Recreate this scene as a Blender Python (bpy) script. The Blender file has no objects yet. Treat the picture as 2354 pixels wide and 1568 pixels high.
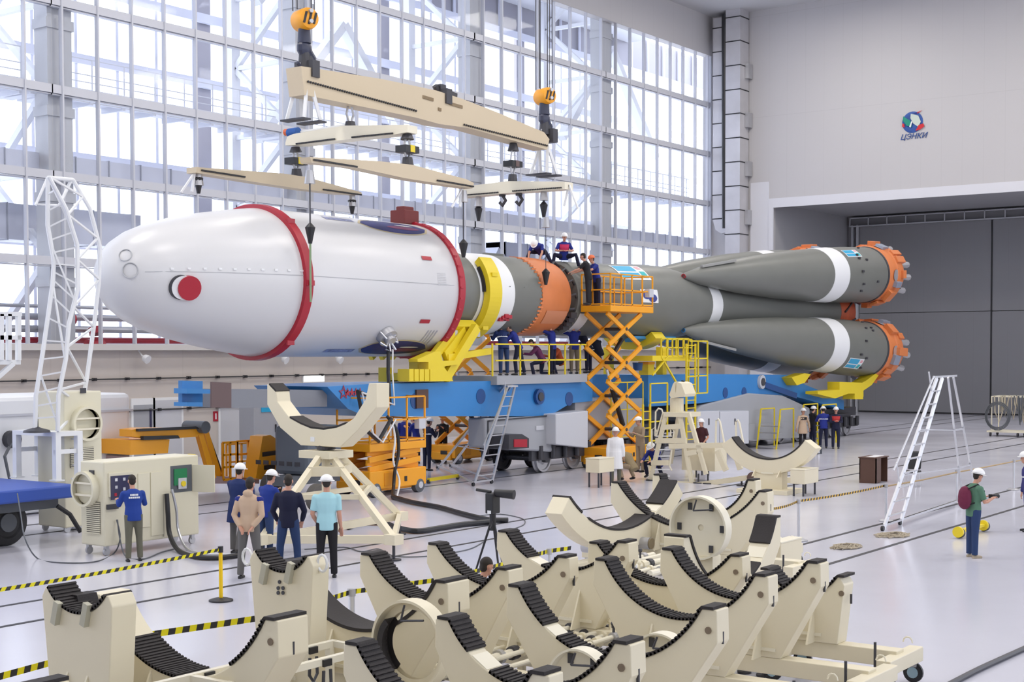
import bpy, math, random
from mathutils import Vector, Matrix
random.seed(7)
PI = math.pi
S = bpy.context.scene
COL = S.collection
V = Vector
# ---------------------------------------------------------------- camera
F, YAW, PIT, ROL, SHY, HC = 3290., math.radians(35.83), math.radians(-2.01), math.radians(-.137), 142., 4.1
_v = V((math.cos(YAW)*math.cos(PIT), math.sin(YAW)*math.cos(PIT), math.sin(PIT)))
_r = V((math.sin(YAW), -math.cos(YAW), 0.)); _u = _r.cross(_v)
CR = _r*math.cos(ROL)+_u*math.sin(ROL); CU = CR.cross(_v); CP = V((0, 0, HC))
cd = bpy.data.cameras.new('camera'); cam = bpy.data.objects.new('camera', cd); COL.objects.link(cam); S.camera = cam
cd.sensor_width = 36.; cd.lens = F/2354*36; cd.shift_y = SHY/2354; cd.clip_end = 400; cd.clip_start = .5
M3 = Matrix((CR, CU, -_v)).transposed(); cam.matrix_world = Matrix.Translation(CP) @ M3.to_4x4()
# ---------------------------------------------------------------- light
w = bpy.data.worlds.new('sky'); S.world = w; w.use_nodes = True
bg = w.node_tree.nodes['Background']; bg.inputs[0].default_value = (.86, .90, 1., 1); bg.inputs[1].default_value = 4.6
S.view_settings.view_transform = 'Standard'; S.view_settings.look = 'None'; S.view_settings.gamma = 1
S.view_settings.use_curve_mapping = False; S.view_settings.exposure = -.58
def area(x, y, z, sx, sy, e, col=(1, .95, .88)):
    l = bpy.data.lights.new('ceiling_lamp', 'AREA'); l.shape = 'RECTANGLE'; l.size = sx; l.size_y = sy; l.energy = e; l.color = col
    o = bpy.data.objects.new('ceiling_lamp', l); COL.objects.link(o); o.location = (x, y, z)
for lx in (8, 24, 40, 56, 72):
    for ly in (2, 18, 33): area(lx, ly, 24.6, 5, 3, 1500)
# ---------------------------------------------------------------- picture helpers: a ray through a point of the photo, met with a plane of the hall
def ray(x, y): return CR*((x-1177)/F)-CU*((y-784-SHY)/F)+_v
def _pl(x, y, ax, val):
    d = ray(x, y); return CP+d*((val-CP[ax])/d[ax])
def G(x, y, z=0.): return _pl(x, y, 2, z)
def onY(x, y, Y): return _pl(x, y, 1, Y)
def onX(x, y, X): return _pl(x, y, 0, X)
# ---------------------------------------------------------------- materials
MATS = {}
def mat(name, col, rough=.5, metal=0., bump=0., bscale=20., var=0., emit=0., coat=0., alpha=1.):
    if name in MATS: return MATS[name]
    m = bpy.data.materials.new(name); m.use_nodes = True; nt = m.node_tree; b = nt.nodes['Principled BSDF']
    c = (*col, 1.) if len(col) == 3 else col
    b.inputs['Base Color'].default_value = c; b.inputs['Roughness'].default_value = rough; b.inputs['Metallic'].default_value = metal
    if coat: b.inputs['Coat Weight'].default_value = coat; b.inputs['Coat Roughness'].default_value = .15
    if emit: b.inputs['Emission Color'].default_value = c; b.inputs['Emission Strength'].default_value = emit
    if bump or var:
        tc = nt.nodes.new('ShaderNodeTexCoord'); n = nt.nodes.new('ShaderNodeTexNoise'); n.inputs['Scale'].default_value = bscale; n.inputs['Detail'].default_value = 3
        nt.links.new(tc.outputs['Object'], n.inputs['Vector'])
        if bump:
            bp = nt.nodes.new('ShaderNodeBump'); bp.inputs['Strength'].default_value = bump; bp.inputs['Distance'].default_value = .02
            nt.links.new(n.outputs['Fac'], bp.inputs['Height']); nt.links.new(bp.outputs['Normal'], b.inputs['Normal'])
        if var:
            mx = nt.nodes.new('ShaderNodeMix'); mx.data_type = 'RGBA'
            mx.inputs['A'].default_value = tuple(v*(1-var) for v in c[:3])+(1,); mx.inputs['B'].default_value = tuple(min(1, v*(1+var)) for v in c[:3])+(1,)
            nt.links.new(n.outputs['Fac'], mx.inputs['Factor']); nt.links.new(mx.outputs['Result'], b.inputs['Base Color'])
    MATS[name] = m; return m
CREAM = mat('cream_paint', (.76, .69, .51), .42, var=.03, bscale=1.5)
CREAML = mat('light_cream_paint', (.80, .75, .60), .4)
CREAMD = mat('beam_cream_paint', (.60, .50, .35), .45, var=.03, bscale=.8)
RUB = mat('black_rubber', (.022, .018, .018), .75, bump=.2, bscale=60)
BLK = mat('black_plastic', (.015, .015, .018), .45)
DK = mat('dark_steel', (.06, .06, .07), .5, .3)
WHT = mat('white_paint', (.80, .81, .82), .38)
WHF = mat('fairing_white', (.66, .66, .67), .32, var=.015, bscale=.6)
STL = mat('galvanised_steel', (.48, .48, .50), .38, .6, var=.12, bscale=2)
ALU = mat('aluminium', (.66, .67, .70), .33, .75)
GRY = mat('grey_paint', (.36, .37, .40), .45, var=.05, bscale=1)
GRYL = mat('light_grey_paint', (.55, .56, .60), .42)
GRYD = mat('dark_grey_paint', (.10, .11, .125), .45)
RG = mat('rocket_grey', (.16, .165, .15), .42, var=.06, bscale=1.2)
ORG = mat('orange_paint', (.66, .20, .06), .5, var=.12, bscale=2)
RED = mat('red_paint', (.40, .012, .03), .4)
REDD = mat('dark_red_cover', (.16, .03, .03), .7)
YEL = mat('yellow_paint', (.78, .60, .02), .42)
YELO = mat('lift_orange_yellow', (.85, .36, .012), .42, var=.04, bscale=1)
BLU = mat('blue_paint', (.035, .22, .55), .4, var=.05, bscale=.7)
BLUD = mat('dark_blue_paint', (.015, .07, .24), .45)
SBL = mat('sticker_blue', (.02, .36, .62), .5)
TBL = mat('trailer_blue', (.035, .09, .42), .45)
NVY = mat('navy_cloth', (.007, .009, .035), .85); NV2 = mat('dark_navy_cloth', (.008, .009, .025), .85)
RBL = mat('royal_blue_cloth', (.008, .02, .21), .8)
JEAN = mat('jeans_cloth', (.02, .045, .13), .85)
BKC = mat('black_cloth', (.008, .007, .010), .85)
KHA = mat('khaki_cloth', (.36, .27, .18), .85); BEI = mat('beige_cloth', (.55, .40, .28), .85)
OLV = mat('olive_cloth', (.13, .125, .09), .85); GRC = mat('grey_cloth', (.13, .125, .12), .85)
CYN = mat('pale_blue_shirt', (.38, .66, .72), .8); GRN = mat('green_shirt', (.09, .20, .13), .85)
WCL = mat('white_cloth', (.80, .80, .82), .8); MAR = mat('maroon_cloth', (.14, .012, .045), .8)
SKIN = mat('skin', (.56, .29, .20), .55); HAIR = mat('dark_hair', (.02, .014, .01), .7)
HATW = mat('helmet_white', (.85, .85, .85), .3); HATO = mat('helmet_orange', (.75, .16, .05), .35)
REFL = mat('reflective_tape', (.75, .77, .80), .4)
BRN = mat('brown_board', (.095, .045, .03), .5); BRS = mat('brown_sheet', (.13, .085, .085), .6)
GLS = mat('screen_glass', (.05, .05, .10), .15); PCBG = mat('green_board', (.01, .20, .07), .5)
ROPE = mat('hemp_rope', (.42, .36, .27), .9); HOSEC = mat('cream_hose', (.50, .45, .34), .7)
def glass():
    m = bpy.data.materials.new('window_glass'); m.use_nodes = True; nt = m.node_tree; nt.nodes.clear()
    o = nt.nodes.new('ShaderNodeOutputMaterial'); mx = nt.nodes.new('ShaderNodeMixShader'); t = nt.nodes.new('ShaderNodeBsdfTransparent'); g = nt.nodes.new('ShaderNodeBsdfGlossy')
    t.inputs[0].default_value = (.95, .96, .98, 1); g.inputs['Roughness'].default_value = .05; mx.inputs[0].default_value = .01
    nt.links.new(t.outputs[0], mx.inputs[1]); nt.links.new(g.outputs[0], mx.inputs[2]); nt.links.new(mx.outputs[0], o.inputs[0]); return m
GLASS = glass()
# ---------------------------------------------------------------- mesh builder (world coordinates; build() moves them into the parent's frame)
class MB:
    def __init__(s, smooth=None): s.v = []; s.f = []; s.m = []; s.k = 0; s.smooth = smooth
    def add(s, vs, fs):
        o = len(s.v); s.v += [V(p) for p in vs]; s.f += [[i+o for i in f] for f in fs]; s.m += [s.k]*len(fs); return s
    def obox(s, c, ax, ay, az):
        c = V(c); vs = [c+ax*i+ay*j+az*k for i in (-1, 1) for j in (-1, 1) for k in (-1, 1)]
        return s.add(vs, [(0, 1, 3, 2), (4, 6, 7, 5), (0, 4, 5, 1), (2, 3, 7, 6), (0, 2, 6, 4), (1, 5, 7, 3)])
    def bx(s, x0, x1, y0, y1, z0, z1):
        return s.obox(((x0+x1)/2, (y0+y1)/2, (z0+z1)/2), V((abs(x1-x0)/2, 0, 0)), V((0, abs(y1-y0)/2, 0)), V((0, 0, abs(z1-z0)/2)))
    def bar(s, p, q, w, h=None, up=(0, 0, 1)):
        p, q = V(p), V(q); h = h or w; d = q-p
        if d.length < 1e-6: return s
        t = d.normalized(); u = V(up)
        if abs(t.dot(u)) > .98: u = V((0, 1, 0))
        a = t.cross(u).normalized(); b = a.cross(t)
        return s.obox((p+q)/2, d/2, a*(w/2), b*(h/2))
    def cyl(s, p, q, r0, r1=None, n=12, cap=True):
        p, q = V(p), V(q); r1 = r0 if r1 is None else r1; d = q-p
        if d.length < 1e-6: return s
        t = d.normalized(); u = V((0, 0, 1)) if abs(t.z) < .95 else V((1, 0, 0)); a = t.cross(u).normalized(); b = t.cross(a)
        vs = []
        for c, r in ((p, r0), (q, r1)): vs += [c+a*(r*math.cos(2*PI*i/n))+b*(r*math.sin(2*PI*i/n)) for i in range(n)]
        fs = [(i, (i+1) % n, n+(i+1) % n, n+i) for i in range(n)]
        if cap: fs += [tuple(range(n-1, -1, -1)), tuple(range(n, 2*n))]
        return s.add(vs, fs)
    def tube(s, pts, r, n=8, cap=True):
        pts = [V(p) for p in pts]; N = len(pts); rs = r if isinstance(r, (list, tuple)) else [r]*N; vs = []; pa = None
        for i, p in enumerate(pts):
            t = (pts[min(i+1, N-1)]-pts[max(i-1, 0)]).normalized()
            if pa is None:
                u = V((0, 0, 1)) if abs(t.z) < .9 else V((1, 0, 0)); a = t.cross(u).normalized()
            else: a = (pa-t*pa.dot(t)).normalized()
            pa = a; b = t.cross(a); vs += [p+a*(rs[i]*math.cos(2*PI*j/n))+b*(rs[i]*math.sin(2*PI*j/n)) for j in range(n)]
        fs = [(i*n+j, i*n+(j+1) % n, (i+1)*n+(j+1) % n, (i+1)*n+j) for i in range(N-1) for j in range(n)]
        if cap: fs += [tuple(range(n-1, -1, -1)), tuple(range((N-1)*n, N*n))]
        return s.add(vs, fs)
    def loft(s, rings, cap=True):
        n = len(rings[0]); vs = [p for r in rings for p in r]; N = len(rings)
        fs = [(i*n+j, i*n+(j+1) % n, (i+1)*n+(j+1) % n, (i+1)*n+j) for i in range(N-1) for j in range(n)]
        if cap: fs += [tuple(range(n-1, -1, -1)), tuple(range((N-1)*n, N*n))]
        return s.add(vs, fs)
    def lathe(s, o, ax, prof, n=48, cap=True, a0=0, a1=2*PI):
        o = V(o); t = V(ax).normalized(); u = V((0, 0, 1)) if abs(t.z) < .9 else V((1, 0, 0)); a = t.cross(u).normalized(); b = a.cross(t)
        full = abs(a1-a0-2*PI) < 1e-6; vs = []; k = n if full else n+1
        for x, r in prof: vs += [o+t*x+a*(max(r, 1e-4)*math.cos(a0+(a1-a0)*j/n))+b*(max(r, 1e-4)*math.sin(a0+(a1-a0)*j/n)) for j in range(k)]
        fs = [(i*k+j, i*k+(j+1) % k, (i+1)*k+(j+1) % k, (i+1)*k+j) for i in range(len(prof)-1) for j in range(n if full else n)]
        if cap and full: fs += [tuple(range(k-1, -1, -1)), tuple(range((len(prof)-1)*k, len(prof)*k))]
        return s.add(vs, fs)
    def prism(s, pts, d):
        pts = [V(p) for p in pts]; d = V(d); n = len(pts)
        return s.add(pts+[p+d for p in pts], [tuple(range(n)), tuple(range(2*n-1, n-1, -1))]+[(i, n+i, n+(i+1) % n, (i+1) % n) for i in range(n)])
    def sph(s, c, r, sc=(1, 1, 1), n=12, z0=-1., R=None):
        c = V(c); m = n//2; rings = []
        for i in range(m+1):
            th = math.acos(max(-1, min(1, z0)))*(1-i/m) if z0 > -1 else PI*(1-i/m)
            rr = max(math.sin(th), .001); z = math.cos(th)
            ring = [V((rr*math.cos(2*PI*j/n)*r*sc[0], rr*math.sin(2*PI*j/n)*r*sc[1], z*r*sc[2])) for j in range(n)]
            if R is not None: ring = [R @ p for p in ring]
            rings.append([c+p for p in ring])
        return s.loft(rings)
    def disc(s, c, nrm, r, h=.02, n=20): c = V(c); nrm = V(nrm).normalized(); return s.cyl(c, c+nrm*h, r, n=n)
    def build(s, name, mats, parent=None, remesh=0., bevel=0., local=False):
        me = bpy.data.meshes.new(name); inv = None
        if parent is not None and parent.parent is not None and parent.parent.parent is not None: parent = parent.parent
        if parent is not None and not local: inv = parent.matrix_basis.inverted() if parent.parent is None else (parent.parent.matrix_basis @ parent.matrix_basis).inverted()
        org = V((0, 0, 0))
        if parent is None and s.v and not local:
            xs = [p.x for p in s.v]; ys = [p.y for p in s.v]; org = V(((min(xs)+max(xs))/2, (min(ys)+max(ys))/2, min(p.z for p in s.v)))
        me.from_pydata([tuple((inv @ p) if inv else (p-org)) for p in s.v], [], s.f)
        mats = mats if isinstance(mats, (list, tuple)) else [mats]
        for m in mats: me.materials.append(m)
        if len(mats) > 1: me.polygons.foreach_set('material_index', s.m)
        import bmesh
        b = bmesh.new(); b.from_mesh(me); bmesh.ops.recalc_face_normals(b, faces=b.faces); b.to_mesh(me); b.free()
        if s.smooth is not None or remesh:
            me.shade_smooth()
            if not remesh: me.set_sharp_from_angle(angle=math.radians(s.smooth))
        o = bpy.data.objects.new(name, me); COL.objects.link(o); o.location = org
        if parent is not None: o.parent = parent
        if remesh:
            md = o.modifiers.new('r', 'REMESH'); md.mode = 'VOXEL'; md.voxel_size = remesh; md.use_smooth_shade = True
            sm = o.modifiers.new('s', 'SMOOTH'); sm.iterations = 2; sm.factor = .5
        if bevel:
            bv = o.modifiers.new('b', 'BEVEL'); bv.width = bevel; bv.segments = 2; bv.limit_method = 'ANGLE'; bv.angle_limit = .6
        return o
def tag(o, label, cat, group=None, kind=None):
    if label: o['label'] = label
    if cat: o['category'] = cat
    if group: o['group'] = group
    if kind: o['kind'] = kind
    return o
def thing(name, label, cat, loc=(0, 0, 0), rz=0., group=None):
    o = bpy.data.objects.new(name, None); COL.objects.link(o); o.empty_display_size = .2
    o.matrix_basis = Matrix.Translation(V(loc)) @ Matrix.Rotation(rz, 4, 'Z')
    return tag(o, label, cat, group)
def struct(o, label=None): o['kind'] = 'structure'; 
def pl(o, label): o['label'] = label; return o
def dup(o, loc, rz=None, label=None):
    c = o.copy(); COL.objects.link(c); c.location = loc
    if rz is not None: c.rotation_euler[2] = rz
    if label: c['label'] = label
    for ch in list(o.children):
        d = ch.copy(); COL.objects.link(d); d.parent = c
        for g in list(ch.children):
            e = g.copy(); COL.objects.link(e); e.parent = d
    return c
def text(body, size, loc, xdir, up, m, parent, name='lettering', shear=0., ext=.004):
    cu = bpy.data.curves.new(name, 'FONT'); cu.body = body; cu.size = size; cu.extrude = ext; cu.shear = shear; cu.align_x = 'CENTER'; cu.align_y = 'CENTER'; cu.materials.append(m)
    o = bpy.data.objects.new(name, cu); COL.objects.link(o)
    x = V(xdir).normalized(); y = V(up).normalized(); z = x.cross(y).normalized(); y = z.cross(x)
    mm = Matrix((x, y, z)).transposed().to_4x4(); mm.translation = V(loc)
    if parent is not None:
        o.parent = parent; pm = parent.matrix_basis if parent.parent is None else parent.parent.matrix_basis @ parent.matrix_basis
        o.matrix_basis = pm.inverted() @ mm
    else: o.matrix_basis = mm
    dg = bpy.context.evaluated_depsgraph_get(); me = bpy.data.meshes.new_from_object(o.evaluated_get(dg)); r = bpy.data.objects.new(name, me); COL.objects.link(r)
    if parent is not None: r.parent = parent
    r.matrix_basis = o.matrix_basis.copy(); bpy.data.objects.remove(o); return r
# ================================================================= THE HALL
XE, YW, YR = 81.3, 43.18, 29.0
def floor_mat():
    m = mat('floor_paint', (.62, .62, .70), .16); nt = m.node_tree; b = nt.nodes['Principled BSDF']
    tc = nt.nodes.new('ShaderNodeTexCoord'); n = nt.nodes.new('ShaderNodeTexNoise'); n.inputs['Scale'].default_value = .35; n.inputs['Detail'].default_value = 5
    r = nt.nodes.new('ShaderNodeMapRange'); r.inputs['To Min'].default_value = .10; r.inputs['To Max'].default_value = .26
    nt.links.new(tc.outputs['Object'], n.inputs['Vector']); nt.links.new(n.outputs['Fac'], r.inputs['Value']); nt.links.new(r.outputs[0], b.inputs['Roughness'])
    n2 = nt.nodes.new('ShaderNodeTexNoise'); n2.inputs['Scale'].default_value = 1.6; bp = nt.nodes.new('ShaderNodeBump'); bp.inputs['Strength'].default_value = .06; bp.inputs['Distance'].default_value = .02
    nt.links.new(tc.outputs['Object'], n2.inputs['Vector']); nt.links.new(n2.outputs['Fac'], bp.inputs['Height']); nt.links.new(bp.outputs['Normal'], b.inputs['Normal'])
    return m
def panel_mat(name, col, pitch, line=.86, rough=.55, horiz=0.):
    m = mat(name, col, rough); nt = m.node_tree; b = nt.nodes['Principled BSDF']
    tc = nt.nodes.new('ShaderNodeTexCoord'); sp = nt.nodes.new('ShaderNodeSeparateXYZ'); nt.links.new(tc.outputs['Object'], sp.inputs[0])
    def seam(out, p, wd):
        d = nt.nodes.new('ShaderNodeMath'); d.operation = 'DIVIDE'; d.inputs[1].default_value = p; nt.links.new(out, d.inputs[0])
        f = nt.nodes.new('ShaderNodeMath'); f.operation = 'FRACT'; nt.links.new(d.outputs[0], f.inputs[0])
        l = nt.nodes.new('ShaderNodeMath'); l.operation = 'LESS_THAN'; l.inputs[1].default_value = wd; nt.links.new(f.outputs[0], l.inputs[0]); return l.outputs[0]
    a = nt.nodes.new('ShaderNodeMath'); a.operation = 'ADD'; nt.links.new(sp.outputs['X'], a.inputs[0]); nt.links.new(sp.outputs['Y'], a.inputs[1])
    s1 = seam(a.outputs[0], pitch, .02)
    if horiz:
        s2 = seam(sp.outputs['Z'], horiz, .006); mxx = nt.nodes.new('ShaderNodeMath'); mxx.operation = 'MAXIMUM'; nt.links.new(s1, mxx.inputs[0]); nt.links.new(s2, mxx.inputs[1]); s1 = mxx.outputs[0]
    mx = nt.nodes.new('ShaderNodeMix'); mx.data_type = 'RGBA'; mx.inputs['A'].default_value = (*col, 1); mx.inputs['B'].default_value = tuple(c*line for c in col)+(1,)
    nt.links.new(s1, mx.inputs['Factor']); nt.links.new(mx.outputs['Result'], b.inputs['Base Color']); return m
FLOOR = floor_mat()
WALLP = panel_mat('wall_panel', (.53, .515, .52), 1.2, .93, horiz=6.2)
WALLC = panel_mat('lower_wall_cream', (.58, .53, .49), 3.05, .95)
DOORP = panel_mat('door_panel', (.27, .27, .285), 1.1, .93)
RECP = panel_mat('recess_panel', (.42, .42, .44), 1.1, .95)
FRM = mat('window_frame', (.56, .57, .62), .4); COLM = mat('column_white', (.52, .52, .53), .5); TRS = mat('truss_white', (.86, .87, .90), .5)
def sbox(name, m, *a):
    o = MB().bx(*a).build(name, m); o['kind'] = 'structure'; return o
sbox('floor', FLOOR, -20, 96, -40, 50, -.3, 0)
sbox('ceiling', panel_mat('ceiling_sheet', (.55, .55, .56), .6, .8), -14, XE+.5, -34, YW+.5, 25.2, 25.5)
sbox('wall_front_unseen', mat('wall_front_paint', (.6, .6, .6), .6), -20, XE, -34, -33.6, 0, 11)  # unseen wall, added to limit the sky light entering; open above its top
sbox('wall_left_unseen', mat('wall_left_paint', (.6, .6, .6), .6), -14.4, -14, -34, 50, 0, 25.5)  # unseen solid wall behind the camera, added to shut out sky light
# rails sunk in the floor
for k, yy in enumerate((11.15, 12.75, 18.72, 20.25, 27.75, 29.35)):
    o = MB().bx(-5, 93, yy-.05, yy+.05, -.02, .006).build('trim_%d' % (k+1), mat('rail_groove', (.02, .02, .025), .5)); o['kind'] = 'structure'
# back wall: lower masonry, upper band
sbox('wall_back', WALLC, 6, XE, YW, YW+.5, 0, 4.25)
sbox('wall_back', WALLP, 6, XE, YW-.15, YW+.4, 22.75, 25.2)
o = MB().bx(6, XE, YW-.35, YW+.1, 4.22, 4.45).build('trim_7', mat('ledge', (.62, .6, .58), .5)); o['kind'] = 'structure'
# end wall with the recessed gate
XD = 93.3
m = MB(); m.bx(XE, XE+.5, 38.88, YW+.5, 0, 25.2); m.bx(XE, XE+.5, -14, 38.88, 13.38, 25.2); m.bx(XE, XE+.5, -14, 6, 0, 13.38)
o = m.build('wall_end', WALLP); o['kind'] = 'structure'
o = MB().bx(XE-.12, XE-.005, -14, 38.75, 12.98, 13.55).bx(XE-.12, XE-.005, 38.75, 39.05, 0, 13.55).bx(XE-.08, XE-.005, 39.06, 40.3, 0, 14.6).build('trim_8', mat('trim_white', (.68, .68, .72), .5)); o['kind'] = 'structure'
m = MB(); m.bx(XE+.5, XD+.4, 38.88, 39.3, 0, 13.38); m.bx(XD, XD+.4, 5, 38.88, 0, 13.38); m.bx(XE+.5, XD+.4, 5, 38.88, 13.3, 13.6); m.bx(XE+.5, XD, 5, 5.4, 0, 13.3)
o = m.build('wall_recess', RECP); o['kind'] = 'structure'
d = thing('door_1', None, None, (XD-.3, 30, 0)); d['kind'] = 'structure'
for y0, y1 in ((29.02, 37.9), (19.9, 28.94)):
    for z0, z1 in ((.05, 6.68), (6.72, 12.55)): MB().bx(XD-.42, XD-.25, y0, y1, z0, z1).build('door_leaf', DOORP, d)
MB().bx(XD-.45, XD-.2, 28.93, 29.03, 0, 12.6).bx(XD-.44, XD-.2, 19.9, 37.9, .0, .1).build('door_seal', BLK, d)
MB().bx(XD-.6, XD-.1, 37.95, 38.1, 0, 12.7).bx(XD-.6, XD-.1, 38.35, 38.45, 0, 12.7).build('door_post', GRYL, d)
m = MB(); m.bx(XD-.9, XD-.5, 19, 38.5, 12.55, 12.62); m.bx(XD-.9, XD-.5, 19, 38.5, 13.1, 13.16)
for k in range(16): m.bx(XD-.9, XD-.84, 38.4-k*1.3, 38.46-k*1.3, 12.55, 13.16)
m.build('track', GRYL, d); MB().bx(XD-.6, XD-.45, 19, 38.5, 12.6, 13.1).build('track_housing', mat('housing_grey', (.2, .2, .21), .5), d)
# emblem on the end wall
lg = thing('wall_emblem', 'blue globe emblem with green dish and red swoosh over blue letters on end wall', 'emblem', (XE-.03, 30, 16))
def eW(y, z, o=.0): return V((XE-.03-o, y, z))
a = onX(2070, 312, XE); 
def eP(x, y, o=0.): p = onX(x, y, XE); return V((XE-.02-o, p.y, p.z))
c0 = eP(2098, 281); rad = .62
MB(40).sph(c0, rad, (.04, 1, 1), 28).build('globe', mat('globe_blue', (.02, .08, .32), .5, var=.5, bscale=3), lg)
def flat(pts, off, m_, nm): MB().prism([eP(x, y, off) for x, y in pts], (-.02, 0, 0)).build(nm, m_, lg)
flat([(2095, 262), (2112, 266), (2118, 280), (2112, 292), (2100, 284), (2094, 272)], .05, mat('globe_land', (.55, .62, .55), .6), 'continent')
flat([(2078, 268), (2094, 278), (2098, 292), (2086, 290), (2077, 278)], .08, mat('dish_green', (.0, .25, .17), .5), 'dish')
flat([(2092, 292), (2097, 279), (2099, 281), (2095, 294)], .10, WHT, 'dish_feed')
flat([(2113, 288), (2124, 284), (2126, 291), (2116, 298), (2106, 301)], .06, mat('logo_red', (.6, .01, .02), .5), 'swoosh')
flat([(2076, 284), (2080, 286), (2081, 294), (2075, 292)], .06, MATS['logo_red'], 'swoosh')
flat([(2105, 260), (2120, 254), (2110, 261)], .02, MATS['logo_red'], 'rocket_mark')
flat([(2100, 262), (2112, 257), (2108, 261)], .03, mat('logo_dark', (.02, .02, .2), .5), 'rocket_mark')
text('ЦЭНКИ', .44, eP(2100, 314, .02), (0, -1, 0), (0, 0, 1), mat('logo_blue', (.01, .06, .25), .5), lg, shear=.35, ext=.01)
# columns and glazing
TR = (7.4, 10.45, 13.5, 16.62, 19.7, 22.75)
tn = 9; cols = [32.0-12.25, 32.0, 44.5, 56.73, 68.9]
for x in cols:
    m = MB(); m.bx(x-.05, x+1.0, YW+.25, YW+1.0, 4.3, 25.2)
    for z in TR: m.bx(x-.12, x+1.07, YW+.2, YW+1.02, z-.9, z-.55)
    o = m.build('trim_%d' % tn, COLM); o['kind'] = 'structure'; tn += 1
    # laced rear chord, trusses across the cavity
    m = MB(); m.bx(x+.1, x+.6, YW+4.3, YW+4.8, 0, 25.2); z = 1.5; sgn = 1
    while z < 24:
        a_, b_ = V((x+.4, YW+.9, z)), V((x+.4, YW+4.4, z)); 
        m.bar(a_, b_, .2, .2); m.bar(a_ if sgn > 0 else b_, (b_ if sgn > 0 else a_)+V((0, 0, 3.05)), .24, .24); sgn = -sgn; z += 3.05
    o = m.build('trim_%d' % tn, TRS); o['kind'] = 'structure'; tn += 1
m = MB()
for (xa, xb, z) in ((45.4, 51, 13.6), (56.7, 51, 13.6), (45.4, 51, 10.4), (56.7, 51, 4.4), (45.4, 51, 19.7), (20.6, 26, 13.5), (32, 26, 13.5), (69.8, 75, 16.6), (80.5, 75, 16.6), (69.8, 75, 4.4)):
    jy = YW+3.6+random.uniform(-.08, .08); m.bar((xa, jy, z), (xb, jy, z+6.1 if z != 10.4 else z-5.6), .5, .4)
o = m.build('trim_%d' % tn, TRS); o['kind'] = 'structure'; tn += 1
ed = [19.75-12.25+1.0]+[c for c in cols]+[XE]
mull0 = 30.79
bays = [(7.5, 19.7), (20.7, 31.95), (33.0, 44.4), (45.5, 56.7), (57.7, 68.85), (69.9, XE-.05)]
for k, (xa, xb) in enumerate(bays):
    wd = thing('window_%d' % (k+1), None, None, ((xa+xb)/2, YW, 4.4)); wd['kind'] = 'structure'
    m = MB()
    for z in TR[:-1]: m.bx(xa-1.1, xb, YW-.06, YW+.1, z-.14, z+.16); m.bx(xa-1.1, xb, YW-.0, YW+.2, z-.2, z-.16)
    x = mull0-1.565*20
    while x < xb+.1:
        if x > xa-1.1: m.bx(x-.035, x+.035, YW-.1, YW+.08, 4.4, 22.8)
        x += 1.565
    if k == 5: m.bx(XE-.12, XE, YW-.14, YW+.1, 4.4, 22.8)
    m.build('mullion_grid', FRM, wd)
    for j in range(6):
        za = 4.45 if j == 0 else TR[j-1]+.14
        MB().bx(xa-1.0, xb, YW+.02, YW+.04, za, TR[j]-.12).build('pane', GLASS, wd)
# outer facade of the cavity
YO = YW+6.0
wd = thing('window_7', None, None, (45, YO, 0)); wd['kind'] = 'structure'
m = MB(); x = 6.
while x < 92: m.bx(x-.07, x+.07, YO-.1, YO, 0, 25); x += 2.1
for z in (1.6, 4.4, 8.6, 12.15, 16.2, 19.1, 22.6): m.bx(5, 92, YO-.2, YO, z-.2, z+.2)
m.build('mullion_grid', mat('outer_frame', (.80, .82, .92), .5), wd)
MB().bx(5, 92, YO+.02, YO+.04, 0, 25).build('pane', GLASS, wd)
m = MB()
for xa, xb in ((31.2, 32.4), (44.2, 45.0), (56.6, 57.4), (68.8, 69.6)): m.bx(xa, xb, YO+.1, YO+.3, 0, 22.5)
m.bx(60, 92, YO+.1, YO+.3, 22.6, 25); m.bx(5, 92, YO+.1, YO+.4, 0, 1.4)
o = m.build('wall_outer', mat('outer_panel', (.60, .56, .58), .6)); o['kind'] = 'structure'
m = MB(); m.bx(6, XE, YW+1.0, YO-.3, 3.9, 4.2); o = m.build('trim_%d' % tn, COLM); o['kind'] = 'structure'; tn += 1
m = MB(); m.bx(6, XE, YW+1.05, YO, 24.4, 24.6); o = m.build('trim_%d' % tn, TRS); o['kind'] = 'structure'; tn += 1
# cavity walkway with rail
WG = mat('walkway_steel', (.72, .73, .78), .5)
def walkway(z, xa, xb, lab):
    t = thing('walkway', lab, 'walkway', ((xa+xb)/2, YW+3, z), group=None)
    m = MB(); m.bx(xa, xb, YW+1.3, YW+2.5, z-.3, z); m.bx(xa, xb, YW+1.25, YW+1.35, z-.42, z+.08)
    x = xa
    while x < xb: m.bx(x-.06, x+.06, YW+1.2, YW+2.5, z-.5, z-.2); x += 1.5
    m.bx(xa-.7, xa+.1, YW+.9, YW+2.7, z-.5, z-.3); m.bx(xb-.1, xb+.4, YW+.9, YW+2.7, z-.5, z-.3)
    m.build('deck', WG, t); r = MB()
    for zz in (.35, .62, 1.2): r.cyl((xa, YW+1.3, z+zz), (xb, YW+1.3, z+zz), .022, n=6)
    x = xa+.1
    while x < xb: r.cyl((x, YW+1.3, z), (x, YW+1.3, z+1.2), .03, n=6); x += 1.5
    r.build('railing', WG, t)
walkway(13.9, 33.1, 44.3, 'steel walkway with thin railing behind the window bay left of the crane hook')
walkway(13.9, 45.7, 56.5, 'steel walkway with thin railing behind the window bay above the long lifting beam')
walkway(13.9, 57.9, 68.7, 'steel walkway with thin railing behind the window bay right of the far crane hook')
walkway(13.9, 70.0, 80.9, 'steel walkway with thin railing behind the window bay next to the corner')
walkway(13.9, 21, 31.8, 'steel walkway behind the leftmost window bay at the picture edge')
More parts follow.
